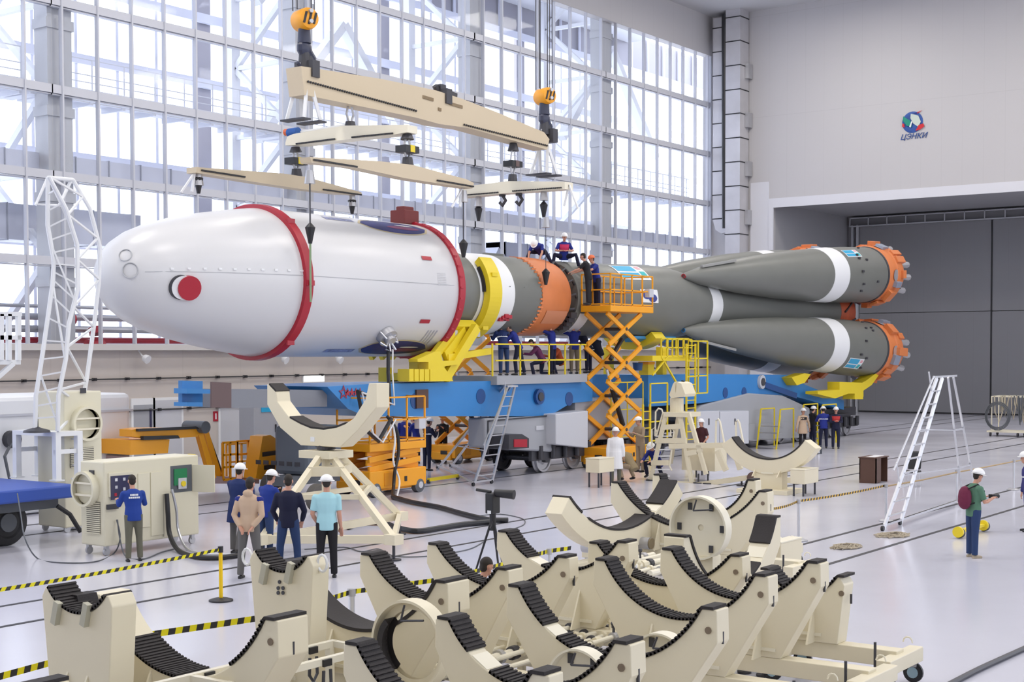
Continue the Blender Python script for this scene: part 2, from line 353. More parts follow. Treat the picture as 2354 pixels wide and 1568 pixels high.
# ducts
DUC = mat('duct_steel', (.58, .59, .66), .4, .2, var=.1, bscale=1.2)
def duct(lab, pts, w, h, step=1.5):
    t = thing('ventilation_duct', lab, 'duct', pts[0]); m = MB(); f = MB()
    for a, b in zip(pts, pts[1:]):
        a, b = V(a), V(b); w += .013; h += .007; m.bar(a, b, w, h); L = (b-a).length; k = 0
        while k*step < L: p = a+(b-a)*(k*step/L); f.bar(p, p+(b-a).normalized()*.05, w+.06, h+.06); k += 1
    m.build('duct_body', DUC, t); f.build('flange', mat('flange_steel', (.36, .37, .42), .5, .2), t); return t
duct('silver duct running low behind the window above the nose of the rocket', [(20, YW+1.2, 11.0), (XE-.6, YW+1.2, 11.0)], .8, .62)
duct('wide grey duct behind the window left of the rocket nose', [(20, YW+2.6, 8.9), (37.5, YW+2.6, 8.9)], 1.2, 1.3, 1.9)
duct('short grey elbow duct behind the window above the workers on the rocket', [(61.0, YW+3, 7.2), (62.5, YW+3, 9.3), (66.0, YW+3, 9.3), (67.2, YW+3, 7.2)], 1.3, 1.5, 2)
FOIL = mat('duct_foil', (.58, .57, .59), .38, .45, var=.16, bscale=.9)
t = thing('ventilation_duct', 'tall square foil duct standing in the corner with dark strap bands', 'duct', (XE-.6, 41.0, 0))
MB().bx(XE-1.25, XE-.1, 40.45, 41.45, 0, 25.2).build('duct_body', FOIL, t)
for k in range(17): MB().bx(XE-1.28, XE-.08, 40.42, 41.48, 1.0+k*1.48, 1.06+k*1.48).build('strap_band', BLK, t)
m = MB(); MB().prism([(XE-.9, 42.5, 12.4), (XE-.9, 42.3, 11.75), (XE-.9, 41.9, 11.5), (XE-.9, 41.55, 11.55), (XE-.9, 41.55, 24.9), (XE-.9, 42.5, 24.9)], (.8, 0, 0)).build('branch_duct', FOIL, t)
for k in range(9): MB().bx(XE-.93, XE-.08, 41.75, 42.53, 12.4+k*1.48, 12.46+k*1.48).build('strap_band', BLK, t)
MB().tube([(XE-1.1, 41.62, 25.0), (XE-1.1, 41.6, 20), (XE-1.1, 41.55, 11.8)], .17, 10).build('black_pipe', BLK, t)
for k in range(4): MB().bx(XE-.6, XE-.05, 40.2, 40.44, 12+3*k, 12.9+3*k).build('junction_box', STL, t)
# lower wall equipment
for z, w_ in ((3.15, 'upper'), (1.95, 'lower')):
    m = MB().tube([(6, YW-.1, z), (XE, YW-.1, z)], .03, 6)
    for k in range(50): m.bx(6.5+k*1.5, 6.62+k*1.5, YW-.16, YW, z-.05, z+.05)
    tag(m.build('wall_cable', BLK), '%s of the two thin black cables clipped along the lower cream wall' % w_, 'cable')
t = thing('wall_lamp', 'bright rectangular lamp glowing on the cream wall below the rocket fairing', 'lamp', onY(718, 880, YW-.1))
a, b = onY(696, 864, YW), onY(741, 876, YW)
MB().bx(a.x, b.x, YW-.12, YW-.06, b.z, a.z).build('diffuser', mat('lamp_glow', (1, .97, .88), .5, emit=3.), t); MB().bx(a.x-.06, b.x+.06, YW-.08, YW, b.z-.05, a.z+.05).build('housing', WHT, t)
for x, y in ((316, 826), (636, 828), (762, 828), (1040, 826)):
    p = onY(x, y, YW); t = thing('wall_spotlight', 'small white wall spotlight, %s' % {316: 'right of the white lattice tower', 636: 'under the big red ring of the fairing', 762: 'under the fairing left of the cable plug', 1040: 'right of the yellow cradle'}[x], 'lamp', p)
    MB().cyl((p.x, YW-.05, p.z+.35), (p.x, YW-.3, p.z+.1), .03, n=6).build('bracket', WHT, t); MB(30).lathe((p.x, YW-.3, p.z+.1), (.2, -1, -.5), [(0, .05), (.1, .14), (.28, .17)], 14).build('lamp_head', WHT, t)
# grey doors in the lower wall
for k, (x0, x1, c) in enumerate(((305, 350, GRY), (355, 415, GRYL), (505, 560, GRYL))):
    a = onY(x0, 932, YW); b = onY(x1, 932, YW); d = thing('door_%d' % (k+2), None, None, (a.x, YW, 0)); d['kind'] = 'structure'
    MB().bx(a.x, b.x, YW-.06, YW-.01, 0, 2.15 if k == 0 else 2.3).build('door_leaf', c, d); MB().bx(a.x-.1, b.x+.1, YW-.05, YW, 0, 2.4).build('door_frame', WHT, d)
    MB().cyl((b.x-.15, YW-.12, 1.0), (b.x-.3, YW-.12, 1.0), .02, n=6).build('door_handle', DK, d)
    if k == 0: MB().bx(a.x+.75, b.x-.1, YW-.09, YW-.05, .6, 2.0).build('glazing', GLS, d)
p = onY(495, 957, YW); t = thing('fire_sign', 'small red fire sign on the wall right of the brown board', 'sign', p); MB().bx(p.x-.12, p.x+.12, YW-.03, YW, p.z-.2, p.z+.2).build('sign_plate', RED, t); MB().bx(p.x-.03, p.x+.03, YW-.04, YW-.03, p.z-.12, p.z+.12).build('symbol', WHT, t)
a = onY(583, 940, YW-2.2); 
t = thing('electrical_cabinet', 'grey electrical cabinet with small blue notice behind the cream U-shaped stand', 'cabinet', G(620, 1012))
X0 = onY(583, 945, 40.5).x; X1 = onY(640, 945, 40.5).x
MB().bx(X0, X1, 40.5, 41.3, 0, 2.35).build('cabinet_body', GRY, t); MB().bx(X0+.4, X1-.3, 40.47, 40.5, 1.8, 2.25).build('notice', SBL, t); MB().bx(X1-.2, X1-.15, 40.44, 40.5, 1, 1.3).build('cabinet_handle', DK, t)
# pipe bundle behind the glass at ledge height (red and silver pipes)
for k, (z, r, c, lb) in enumerate(((5.0, .13, STL, 'silver'), (5.45, .13, STL, 'silver'), (4.6, .12, RED, 'red'), (5.85, .07, STL, 'silver'))):
    tag(MB(30).tube([(20+k, YW+1.2+.2*k, z), (80, YW+1.2+.2*k, z)], r, 10).build('wall_pipe', c), ['thick silver pipe behind the glass just over the ledge', 'second silver pipe behind the glass, above the thick one', 'red pipe lowest behind the glass above the ledge', 'thin silver pipe, topmost of those behind the glass'][k], 'pipe')
for (x, y, lb) in ((150, 715, 'red valve behind the glass, inside the white lattice tower'), (218, 775, 'red valve low behind the glass at the rocket nose')):
    p = onY(x, y, YW+.75); t = thing('pipe_valve', lb, 'valve', p); MB(30).cyl(p+V((-.35, 0, -.3)), p+V((.35, 0, -.3)), .22, n=12).cyl(p, p+V((0, 0, -.3)), .14, n=10).build('valve_body', RED, t); MB(30).cyl(p+V((0, -.1, .1)), p+V((0, -.02, .35)), .26, n=14).build('valve_handle', RED, t)
# ================================================================= ROCKET
ZR = 6.05
AX = V((1, 0, 0)); O = V((0, YR, ZR))
def ap(X, a, r): a = math.radians(a); return V((X, YR-math.cos(a)*r, ZR+math.sin(a)*r))      # a = 0 on the camera side, 90 on top
def patch(X0, X1, a0, a1, rf, th=.012, n=14, shape=None, base=None):
    m = MB(40); nx = 12; fr = base or (lambda X, a, r: ap(X, a, r)); g = []
    for i in range(nx+1):
        for j in range(n+1):
            u, v = i/nx*2-1, j/n*2-1
            if shape == 'ell': v *= math.sqrt(max(0, 1-u*u*.999)); u = u
            X = (X0+X1)/2+u*(X1-X0)/2; a = (a0+a1)/2+v*(a1-a0)/2; g.append(fr(X, a, (rf(X) if callable(rf) else rf)+th))
    fs = [(i*(n+1)+j, (i+1)*(n+1)+j, (i+1)*(n+1)+j+1, i*(n+1)+j+1) for i in range(nx) for j in range(n)]
    m.add(g, fs); return m
def interp(P):
    def f(x):
        for (a, ra), (b, rb) in zip(P, P[1:]):
            if x <= b: return ra+(rb-ra)*max(0, (x-a))/(b-a)
        return P[-1][1]
    return f
FP = [(22.88, .02), (22.9, .2), (22.97, .42), (23.12, .68), (23.4, .95), (23.8, 1.18), (24.3, 1.37), (25.1, 1.59), (26.0, 1.77), (27.0, 1.93), (27.9, 2.05), (28.2, 2.06), (34.62, 2.06)]
fr_ = interp(FP)
up = thing('rocket_payload_section', 'white rocket nose fairing with grey and orange third stage, held above the blue transporter', 'rocket', (34, YR, 4))
MB(40).lathe(O, AX, FP[:11]+[(27.95, 2.05)], 72).build('fairing_nose', WHF, up)
fb = MB(40).lathe(O, AX, [(28.0, 2.05), (28.2, 2.06), (34.62, 2.06), (34.9, 1.95), (35.3, 1.4)], 72).build('fairing_body', WHF, up)
ring = MB(40).lathe(O, AX, [(27.83, 2.02), (27.83, 2.15), (28.1, 2.16), (28.1, 2.02)], 80, cap=False)
rg = ring.build('red_ring', RED, up)
m = MB(40).lathe(O, AX, [(34.55, 2.03), (34.55, 2.13), (34.8, 2.14), (34.8, 2.03)], 80, cap=False)
for a in range(-170, 190, 9): p = ap(34.62, a, 2.12); m.obox(p, V((.06, 0, 0)), V((0, .03, 0)), V((0, 0, .03)))
m.build('red_ring', RED, up)
for a in (-2, -50, 48): p = ap(27.97, a, 2.17); MB().obox(p, V((.13, 0, 0)), V((0, .03, 0)), V((0, 0, .07))).build('ring_clamp', RED, rg)
m = MB(); p = ap(34.55, 92, 2.28); m.obox(p, V((.35, 0, 0)), V((0, .3, 0)), V((0, 0, .22))).obox(p+V((-.1, -.1, .25)), V((.25, 0, 0)), V((0, .16, 0)), V((0, 0, .08))); m.build('lifting_bracket', REDD, up, bevel=.03)
sm = MB(); 
sm.tube([ap(23.4+k*.28, 4-k*.03, fr_(23.4+k*.28)+.001) for k in range(40)], .011, 6)
for k in range(10): MB().obox(ap(24.0+k*.42, 7, fr_(24.0+k*.42)+.004), V((.05, 0, 0)), V((0, .02, 0)), V((0, 0, .025))).build('seam_latch', WHT, up)
sm.build('seam', mat('seam_grey', (.5, .51, .53), .5), up)
# round cap on the nose, small ring marks
hc = onY(449, 661, YR-1.62); hx = hc.x; ha = math.degrees(math.asin((hc.z-ZR)/fr_(hx)))
def circ(X, a, rad, th, nm, mt, par, hole=0., squash=1.):
    c = ap(X, a, fr_(X)); n = (c-V((X, YR, ZR))).normalized(); n = (n+V((-(fr_(X+.05)-fr_(X-.05))/.1, 0, 0))).normalized()
    m = MB(40); m.lathe(c, n, [(0, rad*hole if hole else .001), (th, rad*hole if hole else .001), (th, rad), (-.05, rad)], 28, cap=False); return m.build(nm, mt, par)
cap_ = circ(hx, ha, .31, .09, 'red_hatch', RED, up); circ(hx-.15, ha-.3, .3, .06, 'hatch_cover', WHT, cap_); circ(hx-.2, ha-.3, .31, .04, 'hatch_seal', DK, cap_)
for (x, y, r) in ((265, 584, .17), (258, 620, .2)):
    q = onY(x, y, YR-.55); circ(23.15, math.degrees(math.asin(max(-1, min(1, (q.z-ZR)/.72)))), r, .015, 'vent_ring', MATS['seam_grey'], up, hole=.9)
for z in (1, -1):
    e = patch(31.2, 34.35, 62*z-13, 62*z+13, 2.06, .006, shape='ell').build('emblem', mat('emblem_rim', (.55, .47, .30), .5), up)
    patch(31.3, 34.25, 62*z-11.5, 62*z+11.5, 2.06, .012, shape='ell').build('emblem_field', mat('emblem_navy', (.035, .04, .16), .45, var=.5, bscale=2.5), e)
    patch(32.4, 33.9, 62*z-5, 62*z+1, 2.06, .018, shape='ell').build('emblem_streak', mat('emblem_maroon', (.20, .06, .13), .5), e)
    patch(32.9, 33.8, 62*z+2, 62*z+4, 2.06, .020, shape='ell').build('emblem_streak', WHT, e)
    patch(29.9, 31.1, 66*z-3, 66*z+3, 2.06, .006).build('script_mark', mat('script_blue', (.25, .27, .42), .5, var=.9, bscale=9), up)
    patch(33.0, 33.45, 27*z-4, 27*z-.5, 2.06, .02).build('red_marker', RED, up)
m = MB()
for k in range(3): patch_ = None
for k in range(4):
    b_ = patch(33.6+k*.14, 33.66+k*.14, -56, -38, 2.06, .008); m.v, m.f, m.m, m.k = m.v, m.f, m.m, 0; m.add(b_.v, b_.f)
m.build('small_print', mat('print_grey', (.4, .4, .45), .6), up)
m = MB(); 
for r in range(8): b_ = patch(33.55, 33.95, 2+r*1.4, 2.7+r*1.4, 2.06, .006); m.add(b_.v, b_.f)
m.build('small_print', mat('print_pale', (.6, .6, .62), .6), up)
# cable plug on the fairing
pc = ap(31.75, -43, 2.1); n = (pc-V((31.75, YR, ZR))).normalized()
pg = MB(40).cyl(pc-n*.05, pc+n*.16, .3, n=24).cyl(pc+n*.16, pc+n*.3, .17, n=16).build('umbilical_plug', STL, up)
m = MB(40)
for k in range(7): a = k*.9; m.tube([pc+n*.2+V((.1*math.cos(a), 0, .1*math.sin(a))), pc+n*.32+V((.26*math.cos(a), 0, .26*math.sin(a))), pc+n*.1+V((.36*math.cos(a), 0, .36*math.sin(a)))], .03, 6)
m.build('fitting', ALU, pg)
# third stage
m = MB(40).lathe(O, AX, [(35.0, 1.3), (35.05, 1.33), (36.6, 1.335)], 64); m.build('stage_front', RG, up)
wb = MB(40).lathe(O, AX, [(36.6, 1.34), (38.5, 1.345)], 64).build('white_band', WHT, up)
m = MB(40).lathe(O, AX, [(38.5, 1.335), (40.15, 1.335)], 64).build('stage_rear', RG, up)
m = MB(40).lathe(O, AX, [(40.1, 1.35), (40.6, 1.37), (41.6, 1.36), (41.95, 1.28), (42.05, 1.05)], 64)
og = m.build('orange_interstage', ORG, up)
m = MB()
for k in range(60):
    a = k*6; w_ = random.uniform(.03, .14); m.obox(ap(40.12-w_/2, a, 1.33), V((w_, 0, 0)), V((0, .03, 0)), V((0, 0, .03)))
m.build('torn_edge', ORG, og)
patch(40.45, 41.75, -44, -22, 1.365, .015).build('cover_panel', mat('pale_orange', (.62, .24, .12), .5), og)
for k in range(16): a = k*22.5; MB(40).tube([ap(41.9, a, 1.2), ap(42.15, a+4, 1.32), ap(42.4, a, 1.2)], .05, 6).build('coupling_pipe', DK, up)
for a in (-35, -42, -28, -50): p = ap(42.1, a, 1.38); MB().obox(p, V((.18, 0, 0)), V((0, .08, 0)), V((0, 0, .1))).build('coupling_block', DK, up)
m = MB(); 
for i, (dx, a) in enumerate(((0, -36), (.22, -38), (.1, -33), (.3, -34), (-.1, -39))): m.obox(ap(38.15+dx, a, 1.37), V((.1, 0, 0)), V((0, .05, 0)), V((0, 0, .06)))
m.build('red_fitting', RED, up)
MB().obox(ap(36.8, 82, 1.36), V((.25, 0, 0)), V((0, .1, 0)), V((0, 0, .08))).build('top_fitting', WHT, up); MB().obox(ap(38.9, 84, 1.36), V((.5, 0, 0)), V((0, .08, 0)), V((0, 0, .04))).build('top_fitting', RG, up)
for nn in (38.2, 39.0): MB().add([ap(nn, 9+i*1., 1.355) for i in range(2)]+[ap(nn+.05, 10-i, 1.355) for i in range(2)], [(0, 1, 2, 3)]).build('small_print', DK, up)
# core and boosters
core = thing('rocket_core_section', 'grey rocket core stage with four conical boosters and orange tails pointing to the gate', 'rocket', (55, YR, 4))
m = MB(40).lathe(O, AX, [(42.4, 1.28), (42.5, 1.33), (45.5, 1.38), (48.6, 1.5), (50.0, 1.5), (51.2, 1.38), (52.65, 1.2)], 64).build('core_tank', RG, core)
MB(40).lathe(O, AX, [(52.65, 1.21), (53.75, 1.1)], 64).build('white_band', WHT, core)
MB(40).lathe(O, AX, [(53.75, 1.09), (54.6, 1.03), (66.4, 1.03)], 48).build('core_lower_tank', RG, core)
tl = MB(40).lathe(O, AX, [(66.3, 1.04), (66.5, 1.1), (67.8, 1.15), (68.2, .9)], 40).build('core_tail', mat('tail_red_orange', (.50, .10, .04), .5, var=.3, bscale=3), core)
m = MB()
for k in range(8): a = k*45; m.bar(ap(66.5, a, 1.14), ap(67.8, a+30, 1.18), .08)
m.build('strap', DK, tl)
patch(42.6, 43.25, -70, -25, interp([(42, 1.33), (45.5, 1.38)]), .01).build('white_patch', WHT, core)
cr = interp([(42.4, 1.32), (45.5, 1.38), (48.6, 1.5), (50, 1.5)])
def sticker(par, X0, X1, a0, a1, rf, base=None):
    s_ = patch(X0, X1, a0, a1, rf, .012, base=base).build('sticker', WHT, par); dx, da = X1-X0, a1-a0
    patch(X0+dx*.04, X1-dx*.3, a0+da*.08, a0+da*.4, rf, .02, base=base).build('sticker_print', SBL, s_); patch(X0+dx*.04, X1-dx*.3, a0+da*.5, a1-da*.06, rf, .02, base=base).build('sticker_print', SBL, s_)
    patch(X1-dx*.24, X1-dx*.05, a0+da*.1, a1-da*.5, rf, .02, base=base).build('sticker_print', mat('sticker_teal', (.02, .42, .45), .5), s_)
    patch(X1-dx*.22, X1-dx*.06, a1-da*.35, a1-da*.1, rf, .02, base=base).build('sticker_print', mat('sticker_pink', (.75, .35, .4), .5), s_)
sticker(core, 45.6, 47.6, 33, 68, cr)
s_ = patch(46.5, 47.7, -3, 17, cr, .012).build('sticker', WHT, core); patch(46.6, 47.2, 2, 16, cr, .02, shape='ell').build('sticker_print', mat('sticker_navy', (.03, .05, .25), .5), s_); patch(47.0, 47.6, -2, 10, cr, .022, shape='ell').build('sticker_print', MATS['sticker_navy'], s_)
BP = [(0, .06), (.15, .14), (1.3, .36), (4.5, .74), (8, 1.03), (12, 1.25), (14.5, 1.33), (17.2, 1.35)]
br = interp(BP)
for sy in (-1, 1):
    for sz in (1, -1):
        N = V((50.35, YR+sy*1.08, ZR+sz*1.08)); B = V((67.9, YR+sy*1.72, ZR+sz*1.86)); t = (B-N).normalized(); L = (B-N).length
        u = V((0, -1, 0)); u = (u-t*u.dot(t)).normalized(); q = u.cross(t); q = q if q.z > 0 else -q
        def bap(s, a, r): a = math.radians(a); return N+t*s+u*(math.cos(a)*r)+q*(math.sin(a)*r)
        bt = MB(40).lathe(N, t, [p for p in BP if p[0] < 11.2]+[(11.2, br(11.2)), (12, 1.25), (14.5, 1.33), (L-.6, 1.35)], 56).build('booster', RG, core)
        bt['label'] = '%s %s booster, grey cone with white band' % ('upper' if sz > 0 else 'lower', 'near' if sy < 0 else 'far')
        MB(40).lathe(N, t, [(11.3, br(11.3)+.015), (12.75, br(12.75)+.015)], 56).build('white_band', WHT, bt)
        MB(40).tube([N, N+t*.3, N-t*.1+V((0, -sy*.25, -sz*.25))], .1, 8).build('nose_joint', RED if sz > 0 else BLU, bt)
        if sy < 0:
            sticker(bt, 13.1, 14.6, (38 if sz > 0 else -52), (60 if sz > 0 else -26), lambda s: br(s), base=bap)
            m = MB(); m.bar(bap(1.2, 70*sz, .4), bap(3.6, 60*sz, .72), .12, .1); m.build('fairing_strip', mat('rocket_grey_light', (.3, .3, .29), .4), bt)
            m = MB()
            for k in range(8): m.obox(bap(random.uniform(14, 16.2), random.uniform(-50, 70), 1.35), V((.1, 0, 0)), V((0, .03, 0)), V((0, 0, .05)))
            m.build('fitting', DK, bt)
        ta = MB(40).lathe(N, t, [(L-.6, 1.36), (L-.3, 1.43), (L+.2, 1.44), (L+.25, 1.5), (L+.8, 1.5), (L+1.3, 1.34), (L+1.7, 1.0), (L+1.8, .3)], 26).build('tail_cover', ORG, bt)
        MB(40).lathe(N, t, [(L-.66, 1.37), (L-.52, 1.385)], 48).build('dark_rim', DK, bt)
        m = MB()
        for k in range(0): 
            a = random.uniform(0, 360); s_ = random.uniform(-.2, 1.3); m.obox(bap(L+s_, a, 1.42), V((random.uniform(.15, .45), 0, 0)), V((0, random.uniform(.1, .3), .1)), V((.1, 0, random.uniform(.1, .3))))
        for k in range(16):
            a = k*22.5+random.uniform(-6, 6); s_ = L+random.uniform(.0, .9); ph = math.radians(a); rn = u*math.cos(ph)+q*math.sin(ph); tg = t.cross(rn)
            MB().obox(N+t*s_+rn*1.5, t*random.uniform(.15, .5), tg*random.uniform(.12, .3), rn*random.uniform(.05, .16)).build('tail_panel', (ORG, ORG, ORG, mat('metal_blue_grey', (.32, .36, .45), .45, .4))[k % 4], ta, bevel=.02)
        m = MB(40)
        for a in (40, 130, 220, 310): m.cyl(bap(L+1.2, a, .7), bap(L+2.0, a, .75), .3, .42, 16)
        for a in (20, 75, -40, -8, 100): m.cyl(bap(L+1.1, a, 1.2), bap(L+1.95, a, 1.3), .1, .16, 8)
        m.build('engine_nozzle', STL, ta)
        for a in (-14, 56): patch(L-.25, L+.4, a, a+22, 1.44, .03, base=bap, shape='ell').build('metal_patch', ALU, ta)
        m = MB(30).tube([bap(L+.1, 85, 1.44), bap(L+.8, 50, 1.46), bap(L+.3, 10, 1.47), bap(L+1.0, -30, 1.44), bap(L+.2, -80, 1.46)], .03, 6); m.build('cable', BLK, ta)
        if sz < 0 or sy < 0:
            p = bap(L+1.6, -70 if sz < 0 else 88, 1.3); MB().obox(p, V((.12, 0, 0)), V((0, .1, 0)), V((0, 0, .14))).build('tag_block', REDD, ta)
p = ap(61, 88, 2.2); 
# ================================================================= RAIL TRANSPORTER
def pp(m, P, Y, d): return m.prism([onY(x, y, Y) for x, y in P], (0, d, 0))
tr = thing('rail_transporter', 'long blue and grey rail transporter carrying the rocket', 'rail transporter', (45, 28.5, 0))
YT = 27.5
g = pp(MB(), [(752, 889), (850, 883), (1066, 878), (1362, 867), (1362, 922), (1312, 927), (1262, 957), (840, 957), (800, 940)], YT, 2.9).build('front_girder', BLU, tr)
for x, y in ((873, 931), (955, 922), (1105, 911), (1308, 917)): c = onY(x, y, YT); MB().cyl(c+V((0, -.015, 0)), c+V((0, .01, 0)), .24, n=20).build('girder_hole', BLUD, g)
c = onY(1236, 912, YT); MB(30).cyl(c+V((0, -.12, 0)), c, .26, n=20).build('hub', BLUD, g); MB(30).cyl(c+V((0, -.16, 0)), c+V((0, -.1, 0)), .15, n=16).build('hub_cap', DK, g)
a = onY(968, 917, YT); MB().bx(a.x-.28, a.x+.28, YT-.06, YT, a.z-.28, a.z+.28).build('brown_plate', BRN, g)
for k in range(5):
    c = onY(789+k*9.5, 904.5-k*.3, YT); text('★' if k else '✩', .3 if k else .45, c+V((0, -.02, 0)), (1, 0, 0), (0, 0, 1), RED, g, 'star_mark')
pp(MB(), [(530, 895), (752, 897), (752, 935), (530, 938)], YT+.3, 1.6).build('front_boom', mat('boom_grey', (.21, .22, .25), .5), tr)
bb = pp(pp(MB(), [(419, 875), (466, 876), (466, 935), (419, 934)], YT+1.0, .15), [(430, 893), (490, 896), (490, 905), (430, 905)], YT+.6, .5); pp(bb, [(430, 925), (466, 925), (466, 934), (430, 934)], YT+.6, .5)
bb.build('end_bracket', BLU, tr); pp(MB(), [(487, 878), (532, 880), (532, 938), (487, 937)], YT-.3, .06).build('brown_board', BRS, tr)
# rear girder and gray lower body
g2 = pp(MB(), [(1490, 862), (1629, 860), (1826, 862), (1850, 884), (1940, 921), (1940, 942), (1829, 912), (1760, 906), (1611, 927), (1490, 935)], YT, 2.9).build('rear_girder', BLU, tr)
for x, y in ((1553, 925), (1667, 903), (1710, 902)): c = onY(x, y, YT); MB().cyl(c+V((0, -.02, 0)), c+V((0, .01, 0)), .22, n=16).build('girder_hole', BLUD, g2)
c = onY(1748, 878, YT); MB(30).cyl(c+V((0, -.12, 0)), c, .3, n=20).build('hub', GRYL, g2); MB(30).cyl(c+V((0, -.16, 0)), c+V((0, -.1, 0)), .17, n=16).build('hub_cap', DK, g2)
a, b = onY(1758, 885, YT-.1), onY(1830, 910, YT-.1); MB().bar(a, b, .1, .25).build('hydraulic_arm', BLUD, g2)
pp(MB(), [(1115, 962), (1278, 955), (1278, 1040), (1115, 1030)], YT-.1, .7).build('equipment_housing', GRY, tr, bevel=.06)
pp(MB(), [(1278, 952), (1352, 944), (1352, 1030), (1278, 1022)], YT-.5, 3.2).build('equipment_housing', GRYL, tr, bevel=.03)
pp(MB(), [(1322, 925), (1480, 915), (1480, 1006), (1352, 1012), (1352, 944), (1322, 944)], YT+.1, 3).build('equipment_housing', GRY, tr)
pp(MB(), [(1598, 945), (1615, 932), (1722, 904), (1800, 909), (1862, 938), (1862, 975), (1598, 985)], YT-.1, 3).build('rear_fairing', GRY, tr, bevel=.05)
for x0, x1, c in ((1604, 1654, GRYL), (1656, 1722, GRYL)):
    h = pp(MB(), [(x0, 946), (x1, 944), (x1, 1020), (x0, 1023)], YT-1.0, .9).build('cabinet_housing', c, tr, bevel=.03)
    q = onY((x0+x1)/2, 968, YT-1.0); MB().bx(q.x-.03, q.x+.03, q.y-.03, q.y, q.z-.15, q.z+.1).build('latch', DK, h)
pp(MB(), [(1722, 975), (1860, 968), (1860, 1005), (1722, 1012)], YT-.2, 3).build('rear_fairing', GRY, tr)
# detail lines on housings
h = [o for o in tr.children if o.name.startswith('equipment_housing')][0]
m = MB(); a = onY(1122, 968, YT-.12); b = onY(1270, 1030, YT-.12)
m.bar(a, (b.x, a.y, a.z+.05), .04); m.bar((b.x, a.y, a.z), b, .05); m.bar(a, (a.x, a.y, b.z), .03); m.build('cable_run', DK, h)
m = MB(); a = onY(1240, 983, YT-.12); m.bx(a.x-.2, a.x+.25, YT-.13, YT-.1, a.z-.08, a.z+.06); m.build('label_plate', GRYL, h)
bf = pp(MB(), [(1170, 1000), (1200, 998), (1216, 1008), (1216, 1030), (1170, 1033)], YT-.9, .8).build('buffer_box', DK, tr); pp(MB(), [(1182, 1010), (1212, 1010), (1212, 1028), (1182, 1028)], YT-.92, .1).build('red_panel', RED, bf)
def axle(x, lab):
    for yy in (27.75-.06, 29.35): 
        wz = MB(40).lathe((x, yy, .47), (0, 1, 0), [(0, .12), (0, .16), (.05, .2), (.05, .36), (0, .38), (0, .45), (.1, .45), (.13, .5), (.16, .5), (.16, .1)], 32, cap=True).build('wheel', STL if yy < 28 else DK, tr)
        MB(30).cyl((x, yy-.14, .47), (x, yy+.02, .47), .13, n=14).build('axle_box', DK, wz)
    MB().cyl((x, 27.8, .47), (x, 29.3, .47), .09, n=10).build('axle', DK, tr)
for x in (40.1, 41.95, 46.2, 48.0, 58.8, 60.6, 64.5, 66.3): axle(x+.1, '')
for xa, xb in ((39.2, 43.1), (45.3, 49), (57.9, 61.5), (63.6, 67.3)):
    m = MB(); m.bx(xa, xb, 27.5, 27.62, .45, .85); m.bx(xa, xb, 29.5, 29.62, .45, .85)
    for k in range(5): m.cyl((xa+.4+k*.75, 27.42, .5), (xa+.4+k*.75, 27.42, .95), .1, n=8)
    m.bx(xa+.8, xb-.8, 27.55, 29.5, .7, 1.1); m.build('bogie_frame', DK, tr)
MB().bx(38.9, 68, 27.9, 29.3, .95, 1.35).build('underframe', DK, tr)
# yellow cradles on the girder
yc = pp(MB(), [(938, 855), (950, 850), (985, 852), (985, 832), (960, 832), (960, 826), (1000, 808), (1012, 808), (1018, 830), (1056, 828), (1056, 838), (1020, 842), (1042, 876), (938, 878)], YT-.2, .35); pp(yc, [(890, 845), (905, 845), (905, 858), (960, 858), (960, 828), (985, 812), (1018, 830), (1030, 830), (1030, 874), (890, 878)], YT+.9, .35)
for k in range(5): a = onY(941+k*12, 876, YT-.4); yc.bx(a.x, a.x+.2, YT-.4, YT+.05, a.z, a.z+.35)
a = onY(945, 862, YT); b = onY(1040, 876, YT); yc.bx(a.x, b.x, YT, YT+1.2, b.z+.05, b.z+.25)
yc.build('cradle_base', YEL, tr)
def arc(m, X0, X1, a0, a1, r0, r1, n=16):
    for k in range(n):
        A, B = a0+(a1-a0)*k/n, a0+(a1-a0)*(k+1)/n
        m.add([ap(X, a, r) for X in (X0, X1) for a in (A, B) for r in (r0, r1)], [(0, 1, 3, 2), (4, 6, 7, 5), (0, 4, 5, 1), (2, 3, 7, 6), (0, 2, 6, 4), (1, 5, 7, 3)])
    return m
xa = onY(1120, 650, YR-1.5).x; xb = onY(1148, 650, YR-1.5).x
yh = arc(MB(30), xa, xb, 44, -66, 1.38, 1.62, 22).build('saddle_arm', YEL, tr)
arc(MB(30), xa-.06, xa+.1, 34, 0, 1.35, 1.46, 10).build('rubber_lining', RUB, yh)
m = MB(); 
for a in (-45, 20): m.obox(ap((xa+xb)/2, a, 1.63), V((.14, 0, 0)), V((0, .04, 0)), V((0, 0, .06)))
m.build('bracket', YEL, yh)
m = arc(MB(30), xa-1.5, xa-.2, -40, -140, 1.42, 1.75, 14); 
for x in (xa-1.4, xa-.9, xa-.4): m.bar(ap(x, -45, 1.75), (x-1.2, 27.6, 4.0), .16, .3); m.bar(ap(x, -135, 1.75), (x-1.2, 30.2, 4.0), .16, .3)
m.bar((xa-2.0, 27.6, 3.95), (xa+.3, 27.6, 4.15), .2, .2); m.bar((xa-2.2, 27.5, 3.3), (xa-.6, 27.5, 4.9), .2, .3)
m.build('saddle', YEL, tr)
m = MB(30)
for k in range(9): q = ap(xa-1.4+k*.15, -48-random.random()*10, 1.8); m.obox(q, V((.08, 0, 0)), V((0, .12, 0)), V((0, 0, .09)))
m.build('hydraulic_fitting', STL, tr)
